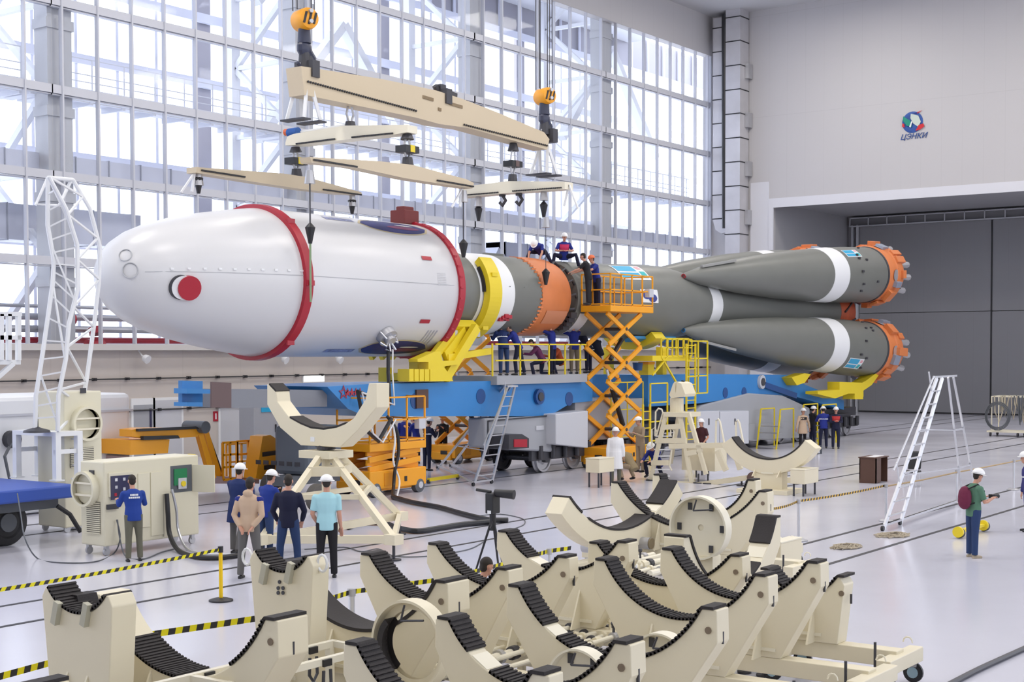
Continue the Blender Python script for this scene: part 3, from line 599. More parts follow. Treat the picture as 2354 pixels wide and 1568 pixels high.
# rear yellow supports
m = arc(MB(30), 48.0, 48.8, -50, -130, 1.52, 1.85, 12)
for yy in (27.8, 30.2):
    m.bar((48.4, yy, 4.3), (48.4, yy, 2.6), .3, .3)
m.build('core_saddle', YEL, tr)
arc(MB(30), 47.0, 50.4, -62, -75, 1.5, 1.62, 4).build('blue_strap', mat('strap_blue', (.06, .30, .62), .5), tr)
m = pp(MB(), [(1820, 868), (1850, 858), (1864, 860), (1850, 880), (1832, 886)], 27.0, .5)
pp(m, [(1930, 878), (1982, 880), (1990, 876), (2014, 858), (2022, 860), (2004, 885), (1985, 898), (1984, 918), (1965, 918), (1965, 905), (1950, 905), (1920, 916), (1880, 906), (1880, 900), (1930, 896)], 26.6, .6)
pp(m, [(1880, 900), (1985, 898), (1985, 912), (1880, 910)], 28.5, .6)
m.build('tail_saddle', YEL, tr)
# ================================================================= PEOPLE
def vdir(x, y, z): return V((x, y, z)).normalized()
ARM0 = ((.05, .18, -1), (.15, .05, -1)); LEG0 = ((0, .06, -1), (-.02, .0, -1))
def person(lab, loc, hd, h=1.76, lean=0., la=ARM0, ra=None, ll=LEG0, rl=None, top=RBL, bot=NVY, sleeve='long', hat=HATW, shoes=BLK, neck=(0., 0.), coat=0., bandm=None, hairm=HAIR, twist=0., seat=None, extra=None, hairlong=False, hood=False, vest=None, group=None, cap=False, foot=True):
    """hd: heading of the face in degrees in the floor plane. Directions are (forward, outward, up)."""
    s = h/1.76; ra = ra or la; rl = rl or ll; rz = math.radians(hd)
    t = thing('person', lab, 'person', loc, rz, group)
    def leg(d, sd):
        a = vdir(d[0][0], d[0][1]*sd, d[0][2])*.44*s; b = vdir(d[1][0], d[1][1]*sd, d[1][2])*.43*s; return a, b
    L, Rr = leg(ll, 1), leg(rl, -1)
    low = min((L[0]+L[1]).z, (Rr[0]+Rr[1]).z)
    pz = -low+.085*s if seat is None else seat
    P = V((0, 0, pz)); T = V((math.sin(math.radians(lean)), 0, math.cos(math.radians(lean)))); Fw = V((T.z, 0, -T.x)); Y = V((0, 1, 0))
    ch = P+T*.36*s; sh = P+T*.48*s; nk = P+T*.54*s
    hdp = nk+(T+Fw*(.25+neck[0])).normalized()*.17*s
    ht = math.radians(neck[1]); hf = (Fw*math.cos(ht)*1.0+V((0, math.sin(ht), 0))+V((0, 0, -neck[0]*.8))).normalized()
    hy = V((0, 0, 1)).cross(hf).normalized(); hz = hf.cross(hy)
    HR = Matrix((hf, hy, hz)).transposed()
    def ring(c, a, b, tt, yy=None):
        yy = yy or Y; ff = yy.cross(tt).normalized(); return [c+ff*(a*math.cos(2*PI*k/14))+yy*(b*math.sin(2*PI*k/14)) for k in range(14)]
    def torso(m, g, low_=0.):
        rs = [(P-T*(.06+low_)*s, .11+g, .155+g), (P+T*.04*s, .115+g, .165+g), (P+T*.18*s, .10+g, .145+g), (P+T*.34*s, .12+g, .175+g), (P+T*.45*s, .105+g, .185+g), (P+T*.51*s, .07+g, .12+g), (nk+T*.01, .05+g*.4, .055+g*.4)]
        m.loft([ring(c, a*s, b*s, T) for c, a, b in rs])
    hips = [P+Y*(.09*s*sd)-T*.02*s for sd in (1, -1)]; legs = []
    for hp, (a, b) in zip(hips, (L, Rr)): legs.append((hp, hp+a, hp+a+b))
    arms = []
    for d, sd in ((la, 1), (ra, -1)):
        s0 = sh+Y*(.19*s*sd)-T*.035*s
        def loc_(q): return (Fw*q[0]+Y*(q[1]*sd)+T*q[2]) if False else V((q[0], q[1]*sd, q[2]))
        e = s0+loc_(d[0]).normalized()*.29*s; w_ = e+loc_(d[1]).normalized()*.255*s; arms.append((s0, e, w_, (w_-e).normalized(), sd))
    # body: one skin over skull, neck, trunk, arms, hands and legs
    m = MB(); torso(m, -.012)
    m.sph(hdp+hz*.02*s, .1*s, (.95, .77, 1.08), 14, R=HR).sph(hdp+hf*.03*s-hz*.07*s, .062*s, (1., .85, .9), 10, R=HR).cyl(nk-T*.05*s, hdp-hz*.03*s, .056*s, .052*s, 10)
    m.sph(hdp+hf*.098*s-hz*.012*s, .017*s, (1.1, .8, 1.5), 6, R=HR)
    for sd in (1, -1): m.sph(hdp+hy*(.078*s*sd)-hz*.005*s, .026*s, (.8, .5, 1.25), 6, R=HR)
    m.sph(hdp+hf*.082*s+hz*.026*s, .03*s, (.5, 1.6, .35), 8, R=HR)
    for (a, b, c) in legs: m.tube([a, a.lerp(b, .5), b, b.lerp(c, .35), c], [.082*s, .072*s, .055*s, .056*s, .038*s], 10)
    for (a, b, c, d, sd) in arms:
        m.sph(a, .055*s, n=8).tube([a, b, b.lerp(c, .3), c], [.05*s, .041*s, .042*s, .027*s], 10)
        side = V((0, 0, 1)).cross(d); side = side.normalized() if side.length > .1 else V((1, 0, 0)); up_ = d.cross(side)
        pal = c+d*.05*s; m.obox(pal, d*.045*s, side*.036*s, up_*.014*s)
        for k in range(4):
            f0 = c+d*.09*s+side*((k-1.5)*.019*s); ln = (.062, .074, .070, .054)[k]*s; m.tube([f0-d*.015, f0+d*ln*.5-up_*.006*s, f0+d*ln*.85-up_*.022*s, f0+d*ln*.9-up_*.035*s], .0088*s, 6)
        m.tube([c+d*.02*s+side*.03*s, c+d*.055*s+side*.052*s, c+d*.085*s+side*.05*s-up_*.01], .0105*s, 6)
    m.build('body', SKIN, t, remesh=.0105, local=True)
    # shirt or jacket
    m = MB(); g = .018 if not coat else .03
    torso(m, g, .06)
    if coat:
        k0 = P-T*.02*s; m.loft([ring(k0+T*.1*s, (.12+g)*s, (.17+g)*s, T), ring(P-V((0, 0, coat*.5))*s, (.14+g)*s, (.20+g)*s, V((0, 0, 1))), ring(P-V((0, 0, coat))*s, (.16+g)*s, (.22+g)*s, V((0, 0, 1)))])
    for (a, b, c, d, sd) in arms:
        m.sph(a, .072*s, n=10)
        if sleeve == 'long': m.tube([a, b, b.lerp(c, .5), c-d*.005], [.068*s, .056*s, .052*s, .04*s], 10)
        elif sleeve == 'short': m.tube([a, a.lerp(b, .78)], [.068*s, .06*s], 10)
    if hood: m.sph(nk-Fw*.07*s+T*.02, .085*s, (.8, 1.2, .8), 10)
    jk = m.build('jacket' if sleeve == 'long' else 'shirt', top, t, remesh=.017, local=True)
    if bandm:
        b = MB()
        b.loft([ring(P+T*q*s, (.132)*s, (.19)*s, T) for q in (.27, .32)], cap=False); b.build('reflective_band', REFL, jk, local=True)
    if vest: b = MB(); b.loft([ring(P+T*q*s, (a_+.03)*s, (b_+.03)*s, T) for q, a_, b_ in ((.2, .10, .145), (.34, .12, .175), (.45, .105, .185))], cap=False); b.build('harness', vest, jk, local=True)
    m = MB(); m.loft([ring(P+T*q*s, a_*s, b_*s, T) for q, a_, b_ in ((-.1, .1, .14), (-.02, .13, .175), (.07, .125, .168))])
    for (a, b, c) in legs: m.tube([a+T*.03*s, a.lerp(b, .5), b, b.lerp(c, .5), c+(c-b).normalized()*.0], [.102*s, .088*s, .07*s, .066*s, .06*s], 12)
    m.build('trousers', bot, t, remesh=.018, local=True)
    if foot:
        for (a, b, c), nm in zip(legs, 'LR'):
            u = (c-b).normalized(); f = V((1, 0, 0)) if abs(u.x) < .75 else V((.25, 0, -u.x if u.x < 0 else -1)).normalized(); f = (f-u*f.dot(u)*.5).normalized(); dn = V((0, 0, -1)) if abs(f.z) < .5 else u
            base = c+dn*.045*s
            m = MB().sph(base+f*.02*s, .055*s, (1., .85, .8), 8).tube([base-f*.055*s, base+f*.03*s, base+f*.11*s, base+f*.17*s], [.036*s, .042*s, .04*s, .028*s], 8)
            m.build('shoe', shoes, t, remesh=.014, local=True)
    # hair and helmet
    if hat is None or hairm:
        m = MB().sph(hdp-hf*.012*s+hz*.035*s, .107*s, (.95, .79, 1.0), 14, z0=.05 if hat is None else -.2, R=HR).sph(hdp-hf*.04*s+hz*.0*s, .088*s, (.75, .85, 1.0), 10, R=HR)
        if hairlong: m.sph(hdp-hf*.06*s-hz*.09*s, .07*s, (.6, .8, 1.4), 10, R=HR)
        m.build('hair', hairm, t, remesh=.012, local=True)
    if hat is not None:
        m = MB(40).sph(hdp+hz*.045*s, .128*s, (1.08, .90, .82 if cap else .95), 18, z0=.08, R=HR)
        m.add([], []); c = hdp+hz*.052*s
        n = 18; vs = []
        for r in (.115, .158):
            for k in range(n): a = 2*PI*k/n; ex = 1.0 if r < .12 else (1.16 if math.cos(a) > .3 else .92); vs.append(c+hf*(r*ex*math.cos(a)*s)+hy*(r*.9*math.sin(a)*s)-hz*(.012*s if r > .12 else 0))
        m.add(vs+[v_-hz*.006 for v_ in vs], [(i, (i+1) % n, n+(i+1) % n, n+i) for i in range(n)]+[(2*n+i, 3*n+i, 3*n+(i+1) % n, 2*n+(i+1) % n) for i in range(n)]+[(n+i, n+(i+1) % n, 3*n+(i+1) % n, 3*n+i) for i in range(n)])
        m.build('cap' if cap else 'hard_hat', hat, t, local=True)
    for sd in (1, -1): MB(40).sph(hdp+hf*.088*s+hy*(.03*s*sd)+hz*.008*s, .011*s, (.7, 1.2, .7), 8, R=HR).build('eye', mat('eye_dark', (.03, .02, .02), .3), t, local=True)
    MB(40).sph(hdp+hf*.088*s-hz*.058*s, .012*s, (.5, 1.9, .4), 8, R=HR).build('mouth', mat('lips', (.35, .10, .08), .5), t, local=True)
    if extra:
        W = t.matrix_basis
        extra(t, dict(arms=arms, head=hdp, P=P, T=T, Fw=Fw, sh=sh, s=s, legs=legs, W=W))
    return t
def at_feet(x, y): p = G(x, y); return (p.x, p.y, 0)
def face(p, x, y):   # heading from p toward the floor point seen at x, y
    q = G(x, y); return math.degrees(math.atan2(q.y-p[1], q.x-p[0]))
AWAY = math.degrees(YAW)
HANDSON = ((-.05, .3, -1), (.75, -.25, -.25))
PHONE = ((.45, .15, -.8), (.7, -.45, .75))
BACKH = ((-.25, .25, -1), (-.35, -.55, -.75))
# 1 console operator
p = at_feet(308, 1290)
def x1(t, d):
    c = d['P']+d['T']*.42*d['s']-d['Fw']*.145*d['s']; W = d['W']
    for k, (q, wd) in enumerate(((0, .16), (-.055, .22))):
        m = MB()
        for i in range(6): m.obox(c+d['T']*q+V((0, (i-2.5)*wd/6, 0)), V((.004, 0, 0)), V((0, wd/15, 0)), V((0, 0, .018)))
        m.build('back_lettering', WHT, t, local=True)
person('person in bright blue jacket and khaki trousers working at the cream console screen', p, 62, 1.68, lean=6, la=((.5, .25, -.85), (.85, -.1, .3)), ra=((.5, .3, -.85), (.8, .1, .3)), top=mat('bright_blue_cloth', (.005, .04, .27), .75), bot=OLV, hat=None, extra=x1, ll=((0, .03, -1), (-.12, .05, -1)), rl=((.05, .06, -1), (-.1, .02, -1)))
p = at_feet(548, 1272)
person('person in white helmet, blue jacket and dark overall, leftmost of the five watchers', p, 15, 1.8, lean=4, la=PHONE, top=mat('work_blue', (.007, .022, .11), .8), bot=GRC, bandm=1, coat=.32, ll=((.1, .1, -1), (-.05, 0, -1)), rl=((-.25, .1, -1), (-.3, 0, -1)))
p = at_feet(612, 1285)
person('person in white helmet and blue jacket between the beige jacket and the navy sweater', p, 0, 1.74, lean=10, la=PHONE, top=mat('work_blue2', (.007, .03, .24), .8), bot=JEAN, hat=HATW)
p = at_feet(574, 1330)
def x3(t, d):
    m = MB()
    for a in d['arms']: m.sph(a[0], .084*d['s'], (1, 1, .8), 10)
    m.build('blue_yoke', RBL, t, remesh=.02, local=True)
person('person in beige hooded jacket with blue shoulders and dark hair, hands held behind back', p, 25, 1.82, lean=2, la=BACKH, top=BEI, bot=GRC, hat=None, hood=True, extra=x3, ll=((.0, .12, -1), (-.05, .05, -1)))
p = at_feet(664, 1318)
person('person with dark hair in navy sweater and blue jeans standing with back to camera', p, 36, 1.82, la=((.1, .35, -1), (.45, -.2, -.6)), top=NVY, bot=JEAN, hat=None, ll=((.0, .14, -1), (-.02, .05, -1)))
p = at_feet(752, 1328)
person('person in white cap, pale blue short-sleeved shirt and black trousers, back to camera', p, 40, 1.84, la=((.0, .2, -1), (.55, -.25, -.6)), ra=((-.1, .1, -1), (.3, .1, -1)), top=CYN, sleeve='short', bot=BKC, cap=True, ll=((.0, .05, -1), (-.02, .03, -1)))
# worker taking a photo under the girder
p = at_feet(982, 1082)
def cam_(col=BLK, big=False):
    def f(t, d):
        w0, w1 = d['arms'][0][2], d['arms'][1][2]; c = (w0+w1)/2+V((.09, 0, .03)); m = MB().obox(c, V((.03, 0, 0)), V((0, .06, 0)), V((0, 0, .04)))
        o = m.build('camera_body', col, t, local=True); MB(30).cyl(c, c+V((.16 if big else .06, 0, 0)), .045, n=12).build('camera_lens', col, t, local=True)
    return f
person('person in navy overall and white helmet raising a camera below the blue girder', p, -12, 1.8, lean=6, la=PHONE, top=NVY, bot=NVY, bandm=1, extra=cam_())
person('person in black beside the small ladder, holding a phone to the face', at_feet(1018, 1062), 200, 1.7, la=PHONE, top=BKC, bot=BKC)
person('person in blue overall half hidden behind the folded lift, left one', at_feet(930, 1062), 60, 1.78, top=RBL, bot=NVY)
person('person in blue overall half hidden behind the folded lift, right one', at_feet(958, 1066), 100, 1.78, lean=10, la=PHONE, top=RBL, bot=NVY)
# group by the cream trestle
person('person in long white lab coat and white helmet facing the camera', at_feet(1415, 1112), 216, 1.72, la=((.05, .2, -1), (.05, .05, -1)), top=WCL, bot=OLV, coat=.48, hairm=HAIR)
person('person standing in khaki overall and white cap turned to the left behind the cream stand', (G(1472, 1100).x, G(1472, 1100).y, .22), 160, 1.76, lean=4, la=((.3, .3, -.9), (.7, -.4, .4)), top=KHA, bot=KHA, cap=True, sleeve='long')
person('person in khaki shirt and white helmet squatting with back to camera beside the lab coat', (G(1455, 1108).x, G(1455, 1108).y, .12), 80, 1.76, lean=38, seat=.36, la=((.7, .1, -.6), (.8, -.2, -.2)), ll=((1, .35, .15), (-.5, .1, -1)), top=mat('khaki_dark', (.27, .21, .12), .85), bot=KHA)
person('person in blue overall and white helmet crouching behind the cream trestle ladder', (G(1512, 1100).x, G(1512, 1100).y, .1), 180, 1.76, lean=35, seat=.4, la=((.7, .1, -.6), (.8, -.2, -.2)), ll=((1, .35, .1), (-.5, .1, -1)), top=RBL, bot=NVY)
person('person with long dark hair in black top and white helmet beyond the cream trestle', at_feet(1613, 1074), 170, 1.68, la=((-.1, .3, -1), (.4, -.2, -.5)), top=mat('plum_black', (.05, .01, .015), .85), bot=BKC, sleeve='short', hairlong=True)
# four by the tail
person('person in black dress and pale vest, leftmost of the group by the tail', at_feet(1845, 1030), 240, 1.66, top=BEI, bot=BKC, la=((.1, .45, -1), (.0, .2, -1)), coat=.3, vest=BKC)
person('person in dark shirt and white helmet, second from left by the tail', at_feet(1868, 1026), 330, 1.7, la=((.5, .1, -.8), (.9, -.1, -.1)), top=BKC, bot=NVY, sleeve='short')
person('person in blue jacket with white band and red-marked helmet, back to camera by the tail', at_feet(1893, 1031), 30, 1.76, lean=12, la=((.5, .35, -.8), (.7, -.3, .0)), top=RBL, bot=NVY, bandm=1, ll=((.05, .08, -1), (-.1, .04, -1)), rl=((.2, .06, -1), (.05, .04, -1)))
person('person in dark blue overall with red harness, rightmost of the group by the tail', at_feet(1921, 1031), 210, 1.72, la=((.4, .2, -.9), (.6, -.6, .2)), top=NVY, bot=NVY, vest=mat('harness_red', (.5, .03, .03), .7), bandm=1)
# photographer
p = at_feet(2237, 1282)
def x2(t, d):
    cam_(big=True)(t, d); T, Fw, s = d['T'], d['Fw'], d['s']; c = d['P']+T*.27*s-Fw*.22*s
    b = MB().sph(c, .17*s, (.75, .9, 1.35), 12).sph(c-T*.08*s, .16*s, (.8, .95, 1.1), 12).build('backpack', MAR, t, remesh=.02, local=True)
    m = MB(30)
    for sd in (1, -1): y = V((0, .11*sd, 0)); m.tube([c+y+T*.17, d['P']+T*.53*s+y, d['P']+T*.40*s+Fw*.155*s+y, d['P']+T*.22*s+Fw*.14*s+y*1.2, c+y-T*.15], .014, 6)
    m.build('backpack_strap', BKC, b, local=False) if False else m.build('backpack_strap', BKC, t, local=True)
person('person in white helmet, green T-shirt and jeans with maroon backpack holding a camera', p, -36, 1.74, lean=2, la=((.30, .12, -.9), (.95, -.35, .28)), top=GRN, bot=JEAN, sleeve='short', shoes=mat('beige_shoe', (.4, .33, .24), .8), neck=(.25, 0), extra=x2, hairm=HAIR, rl=((-.08, .04, -1), (-.02, .02, -1)))
person('person in purple-blue overall and white helmet cut off by the right picture edge', at_feet(2364, 1222), 120, 1.78, lean=3, la=((.05, .2, -1), (.2, .0, -1)), top=mat('violet_blue', (.03, .03, .16), .85), bot=mat('violet_blue2', (.05, .05, .22), .85), bandm=1)
# on top of the rocket
XT = onY(1238, 600, 29.0).x; 
person('person in blue shirt bending down on top of the rocket, left of two', (XT, 28.9, ZR+1.30), 195, 1.74, lean=68, seat=.33, la=((.5, .2, -.9), (.5, -.1, -.7)), ll=((.9, .5, -.1), (-.3, .5, -1)), top=RBL, bot=NVY, sleeve='short')
XT = onY(1280, 600, 29.0).x
person('person in white helmet with red harness sitting on top of the rocket, right of two', (XT, 28.7, ZR+1.33), 225, 1.76, lean=8, seat=.16, la=((.3, .4, -.8), (.6, -.7, .0)), ll=((.7, .65, .18), (.0, .25, -1)), top=RBL, bot=NVY, sleeve='short', vest=mat('harness_pink', (.6, .03, .12), .7), foot=True)
# ================================================================= CRANE TACKLE
def onbeam(P, fn): return [fn(x, y) for x, y in P]
def bore(m, a, b, n, off, r=.035):
    for k in range(n): p = a.lerp(b, k/(n-1)); m.cyl(p+off*.5, p+off*1.6, r, n=6)
    return m
SB = (0, -.03, 0)
b1 = thing('lifting_beam', 'longest cream lifting beam, sloping down right between the two striped crane hooks', 'lifting beam', (onY(980, 230, YR).x, YR, onY(980, 230, YR).z))
P = [(692, 152), (712, 155), (880, 182), (1003, 208), (1062, 227), (1140, 257), (1251, 304), (1263, 320), (1258, 344), (1075, 294), (1010, 285), (955, 270), (700, 218)]
MB().prism([onY(x, y, YR-.3) for x, y in P], (0, .6, 0)).build('beam_web', CREAMD, b1)
q = [onY(x, y, YR-.3) for x, y in P]; m = MB()
for i in range(len(q)): m.bar(q[i]+V((0, -.05, 0)), q[(i+1) % len(q)]+V((0, -.05, 0)), .02, .02)
tag(bore(MB(), onY(707, 188, YR-.3), onY(955, 255, YR-.3), 48, V(SB)).build('hole_row', BLK, b1), None, None, kind='stuff'); tag(bore(MB(), onY(1066, 287, YR-.3), onY(1256, 335, YR-.3), 42, V(SB)).build('hole_row', BLK, b1), None, None, kind='stuff')
for x, y in ((706, 158), (1013, 221), (1258, 311)):
    c = onY(x, y, YR); MB().bx(c.x-.15, c.x+.15, YR-.36, YR+.36, c.z-.28, c.z+.2).bx(c.x-.14, c.x+.14, YR-.12, YR+.12, c.z+.2, c.z+.36).build('shackle_plate', DK, b1)
c = onY(1013, 204, YR); MB().bar(c+V((-.3, 0, 0)), c+V((.8, 0, -.1)), .12, .12).cyl(c+V((-.3, 0, .05)), c+V((.0, 0, -.25)), .09, n=8).build('hook_lever', DK, b1)
for x, y, h in ((697, 160, 1.35), (1250, 330, 1.0)):
    c = onY(x, y, YR); c.z -= .1; m = MB()
    for dy in (-.35, .35):
        for dx in (-.3, .3): m.bar(c+V((0, dy*.5, 0)), c+V((dx*1.1, dy, -h)), .09, .09)
    m.build('support_foot', WHT, b1)
    for dx in (-.33, .33): MB().bx(c.x+dx-.16, c.x+dx+.16, YR-.45, YR+.45, c.z-h-.05, c.z-h).build('foot_pad', DK, b1)
text('мост 20 т', .22, onY(990, 226, YR-.34), (1, 0, -.28), (0, 0, 1), mat('print_brown', (.25, .18, .1), .6), b1, ext=.003) if False else None
m = MB()
for x, y, n in ((975, 223, 7), (1035, 238, 9), (1010, 251, 2)):
    for k in range(n): c = onY(x+k*3.4, y+k*1.0, YR-.32); m.bx(c.x-.05, c.x+.03, YR-.325, YR-.3, c.z-.05, c.z+.05)
m.build('small_lettering', mat('print_brown', (.25, .18, .1), .6), b1)
def hookset(lab, x, y, r_px, ropes, ytop_hook):
    c = onY(x, y, YR); sc = (c-CP).dot(_v)/F; r = r_px*sc; t = thing('crane_hook', lab, 'crane hook', c, group='striped crane hook blocks')
    n_ = V((-.3, -.95, 0)).normalized(); e1 = n_.cross(V((0, 0, 1))).normalized()*-1; e1 = e1 if e1.x > 0 else -e1
    bd = MB(50).lathe(c, n_, [(-.36, r*.55), (-.34, r*.8), (-.24, r), (.24, r), (.34, r*.92), (.36, r*.7), (.36, .01)], 32).build('sheave_block', YELO, t)
    for k in (-1, 0, 1):
        w2 = math.sqrt(max(0, 1-(k*.5)**2))*.78*r; cc_ = c+n_*.365+e1*(k*r*.5); MB().obox(cc_, e1*r*.11, (V((0, 0, 1))+e1*.25).normalized()*w2*.8, n_*.012).build('stripe', BLK, bd)
    MB(30).cyl(c+n_*.36+V((0, 0, r*.6)), c+n_*.46+V((0, 0, r*.6)), .06, n=10).build('axle_bolt', STL, t); MB(30).cyl(c+n_*.36-V((0, 0, r*.35)), c+n_*.46-V((0, 0, r*.35)), .06, n=10).build('axle_bolt', STL, t)
    h = c+V((.0, 0, -r)); m = MB(30).cyl(h+V((0, 0, .1)), h+V((0, 0, -.35)), .17, .2, 12).sph(h+V((0, 0, -.5)), .26, (1, .7, 1), 10)
    m.tube([h+V((.05, 0, -.5)), h+V((.3, 0, -.75)), h+V((.25, 0, -1.05)), h+V((-.05, 0, -1.15)), h+V((-.28, 0, -.95))], [.15, .14, .13, .1, .05], 8); m.build('hook', mat('hook_dark', (.03, .035, .07), .4), t)
    z2 = onY(x, ytop_hook, YR).z; m = MB()
    for dx in (-.22, .22): m.tube([h+V((dx*.5, 0, -1.0)), V((h.x+dx, YR, (h.z-1+z2)/2)), V((h.x+dx*.3, YR, z2+.1))], .035, 6)
    m.build('sling_rope', STL, t); MB(30).cyl(V((h.x, YR, z2+.5)), V((h.x, YR, z2-.15)), .14, .2, 10).build('shackle', DK, t)
    for dx, dy in ropes: MB().cyl(c+V((dx, dy, r*.7)), V((c.x+dx, YR+dy, 25.1)), .018, n=5).build('hoist_rope', DK, t)
hookset('striped yellow crane hook block at upper left, above the left end of the long beam', 699, 46, 25, [(-.38, -.1), (-.3, .15), (.32, -.1), (.4, .1)], 150)
hookset('striped yellow crane hook block right of centre, above the right end of the long beam', 1251, 222, 19, [(-.45, -.1), (-.3, .15), (-.1, .1), (.2, -.1), (.35, .1), (.5, 0)], 300)
# cross beams (along the wall-to-door width) and long beams
def beam(lab, P, fn, off, col, rows, name='lifting_beam'):
    q = [fn(x, y) for x, y in P]; c = sum(q, V((0, 0, 0)))/len(q); t = thing(name, lab, 'lifting beam', c)
    MB().prism([p-V(off)/2 for p in q], off).build('beam_web', col, t); n = -V(off).normalized() if V(off).y > 0 else -V(off).normalized()
    m = MB(); i = 0
    for (x0, y0, x1, y1, k) in rows: tag(bore(MB(), fn(x0, y0)-V(off)/2, fn(x1, y1)-V(off)/2, k, n*.03, .028).build('hole_row', BLK, t), None, None, kind='stuff')
    return t
X2 = onY(805, 300, YR).x; f2 = lambda x, y: onX(x, y, X2)
b2 = beam('white cross beam hung below the long beam, with a blue motor at its left end', [(668, 330), (672, 316), (686, 310), (803, 291), (948, 289), (948, 306), (920, 311), (808, 323), (700, 335), (668, 336)], f2, (.45, 0, 0), CREAML, ((695, 333, 782, 322, 30), (823, 318, 915, 309, 30)))
c = f2(675, 306); MB(30).cyl(c+V((-.1, .1, 0)), c+V((-.1, -.3, 0)), .14, n=14).build('blue_motor', mat('motor_blue', (.01, .09, .35), .4), b2); MB(30).cyl(c+V((-.1, .25, .03)), c+V((-.1, .1, .03)), .11, n=12).build('motor_cap', HATO, b2)
a_ = f2(690, 303); e_ = f2(800, 286); MB().bar(a_, e_, .05, .05).build('tie_rod', WHT, b2)
X3 = onY(1178, 430, YR).x; f3 = lambda x, y: onX(x, y, X3)
b3 = beam('white cross beam at right, hung from the right part of the long beam', [(1068, 441), (1072, 431), (1175, 418), (1308, 419), (1308, 436), (1180, 445), (1066, 455)], f3, (.5, 0, 0), CREAML, ((1070, 451, 1155, 444, 24), (1190, 441, 1300, 433, 28)))
c = f3(1308, 425); m = MB(); m.bar(c, c+V((0, .2, -.7)), .06).bar(c, c+V((0, -.35, -.8)), .06); m.build('end_stand', WHT, b3)
YF, YN = f2(678, 330).y, f2(938, 310).y
f4 = lambda x, y: onY(x, y, YF); f5 = lambda x, y: onY(x, y, YN)
b4 = beam('long thin cream beam at lower left above the rocket nose', [(440, 385), (450, 386), (640, 400), (694, 408), (820, 443), (822, 449), (780, 447), (685, 436), (590, 422), (440, 398)], f4, (0, .4, 0), CREAMD, ((452, 393, 550, 408, 34), (732, 437, 818, 449, 30)))
b5 = beam('long thin cream beam just above the white fairing, right of the lower left beam', [(700, 362), (712, 363), (860, 372), (935, 380), (1060, 413), (1078, 422), (1074, 434), (990, 422), (920, 411), (800, 385), (704, 375)], f5, (0, .4, 0), CREAMD, ((708, 369, 806, 385, 34), (992, 416, 1074, 430, 28)))
for b_, f_, x, y in ((b4, f4, 447, 397), (b5, f5, 1062, 434)):
    c = f_(x, y); m = MB(); m.bar(c, c+V((-.1, 0, -.55)), .06).bar(c, c+V((-.5, 0, -.6)), .05); m.build('end_stand', WHT, b_)
def link(lab, p, q, name='sling_hook', scale_box=None, par=None):
    p, q = V(p), V(q); d = q-p; t = thing(name, lab, 'lifting sling', q); s = .09
    MB(30).cyl(p, p+d*.18, .13, .2, 10).build('upper_shackle', DK, t)
    m = MB(); m.tube([p+d*.15+V((.07, 0, 0)), p+d*.5+V((.15, 0, 0)), p+d*.8+V((.04, 0, 0))], .035, 6).tube([p+d*.15-V((.07, 0, 0)), p+d*.5-V((.15, 0, 0)), p+d*.8-V((.04, 0, 0))], .035, 6); m.build('sling_link', STL, t)
    MB(30).cyl(p+d*.75, q, .14, .18, 10).build('lower_shackle', DK, t)
    if scale_box: c = p+d*.5; MB().bx(c.x-.3, c.x+.3, c.y-.2, c.y+.2, c.z-.1, c.z+.1).build('load_scale', BLK, t); MB().bx(c.x-.1, c.x+.1, c.y-.21, c.y+.21, c.z-.09, c.z+.11).build('scale_display', YEL if scale_box == 1 else BRS, t)
    return t
link('sling between the long beam and the left white cross beam', onY(804, 232, YR), onY(805, 295, YR))
link('sling with load scale between the long beam and the right white cross beam', onY(1180, 330, YR), onY(1178, 425, YR), scale_box=2)
link('sling with black load scale at the left end of the left white cross beam', f2(679, 338), f4(682, 405), scale_box=1)
link('sling with black load scale at the right end of the left white cross beam', f2(936, 308), f5(937, 380), scale_box=1)
def hang(lab, p, q, thick=.022, hook=True):
    p, q = V(p), V(q); t = thing('hanging_sling', lab, 'lifting sling', q); MB(30).cyl(p, p-V((0, 0, .35)), .1, .15, 8).build('top_hook', STL, t); MB().cyl(p-V((0, 0, .3)), q+V((0, 0, .3)), thick, n=6).build('wire_rope', DK, t)
    m = MB(30).lathe(q+V((0, 0, .55)), (0, 0, -1), [(0, .03), (.12, .14), (.35, .09), (.55, .05)], 10); m.build('rope_socket', BLK, t); return t
pR = ap(27.97, 8, 2.3); pA = f5(712, 392); hang('long black sling from the left end of the middle beam down to the red ring', pA, V((pA.x, pA.y, onY(713, 560, pA.y).z)))
pL = V((pA.x, pA.y, onY(714, 556, pA.y).z)); 
tag(MB(30).tube([pL, pL+V((0, 0, -.8)), pL+V((0, 0, -1.6))], .03, 6).build('sling_strap', mat('strap_green', (.25, .35, .2), .8), None), 'short pale strap below the long sling beside the red ring', 'strap')
p_ = f5(1065, 438); hang('black sling from the right end of the middle beam to the third stage', p_, V((p_.x, p_.y, onY(1066, 592, p_.y).z)))
p_ = f4(456, 398); hang('short black sling hanging from the left end of the lower left beam', p_, V((p_.x, p_.y, onY(456, 445, p_.y).z)))
p_ = f4(809, 449); hang('short black sling hanging from the right end of the lower left beam', p_, V((p_.x, p_.y, onY(809, 492, p_.y).z)))
for x, y0, y1, lb in ((1100, 452, 508, 'hook chain hanging at the left of the right white cross beam'), (1250, 437, 500, 'hook chain hanging near the right end of the right white cross beam')): hang(lb, f3(x, y0), f3(x, y1), .045)
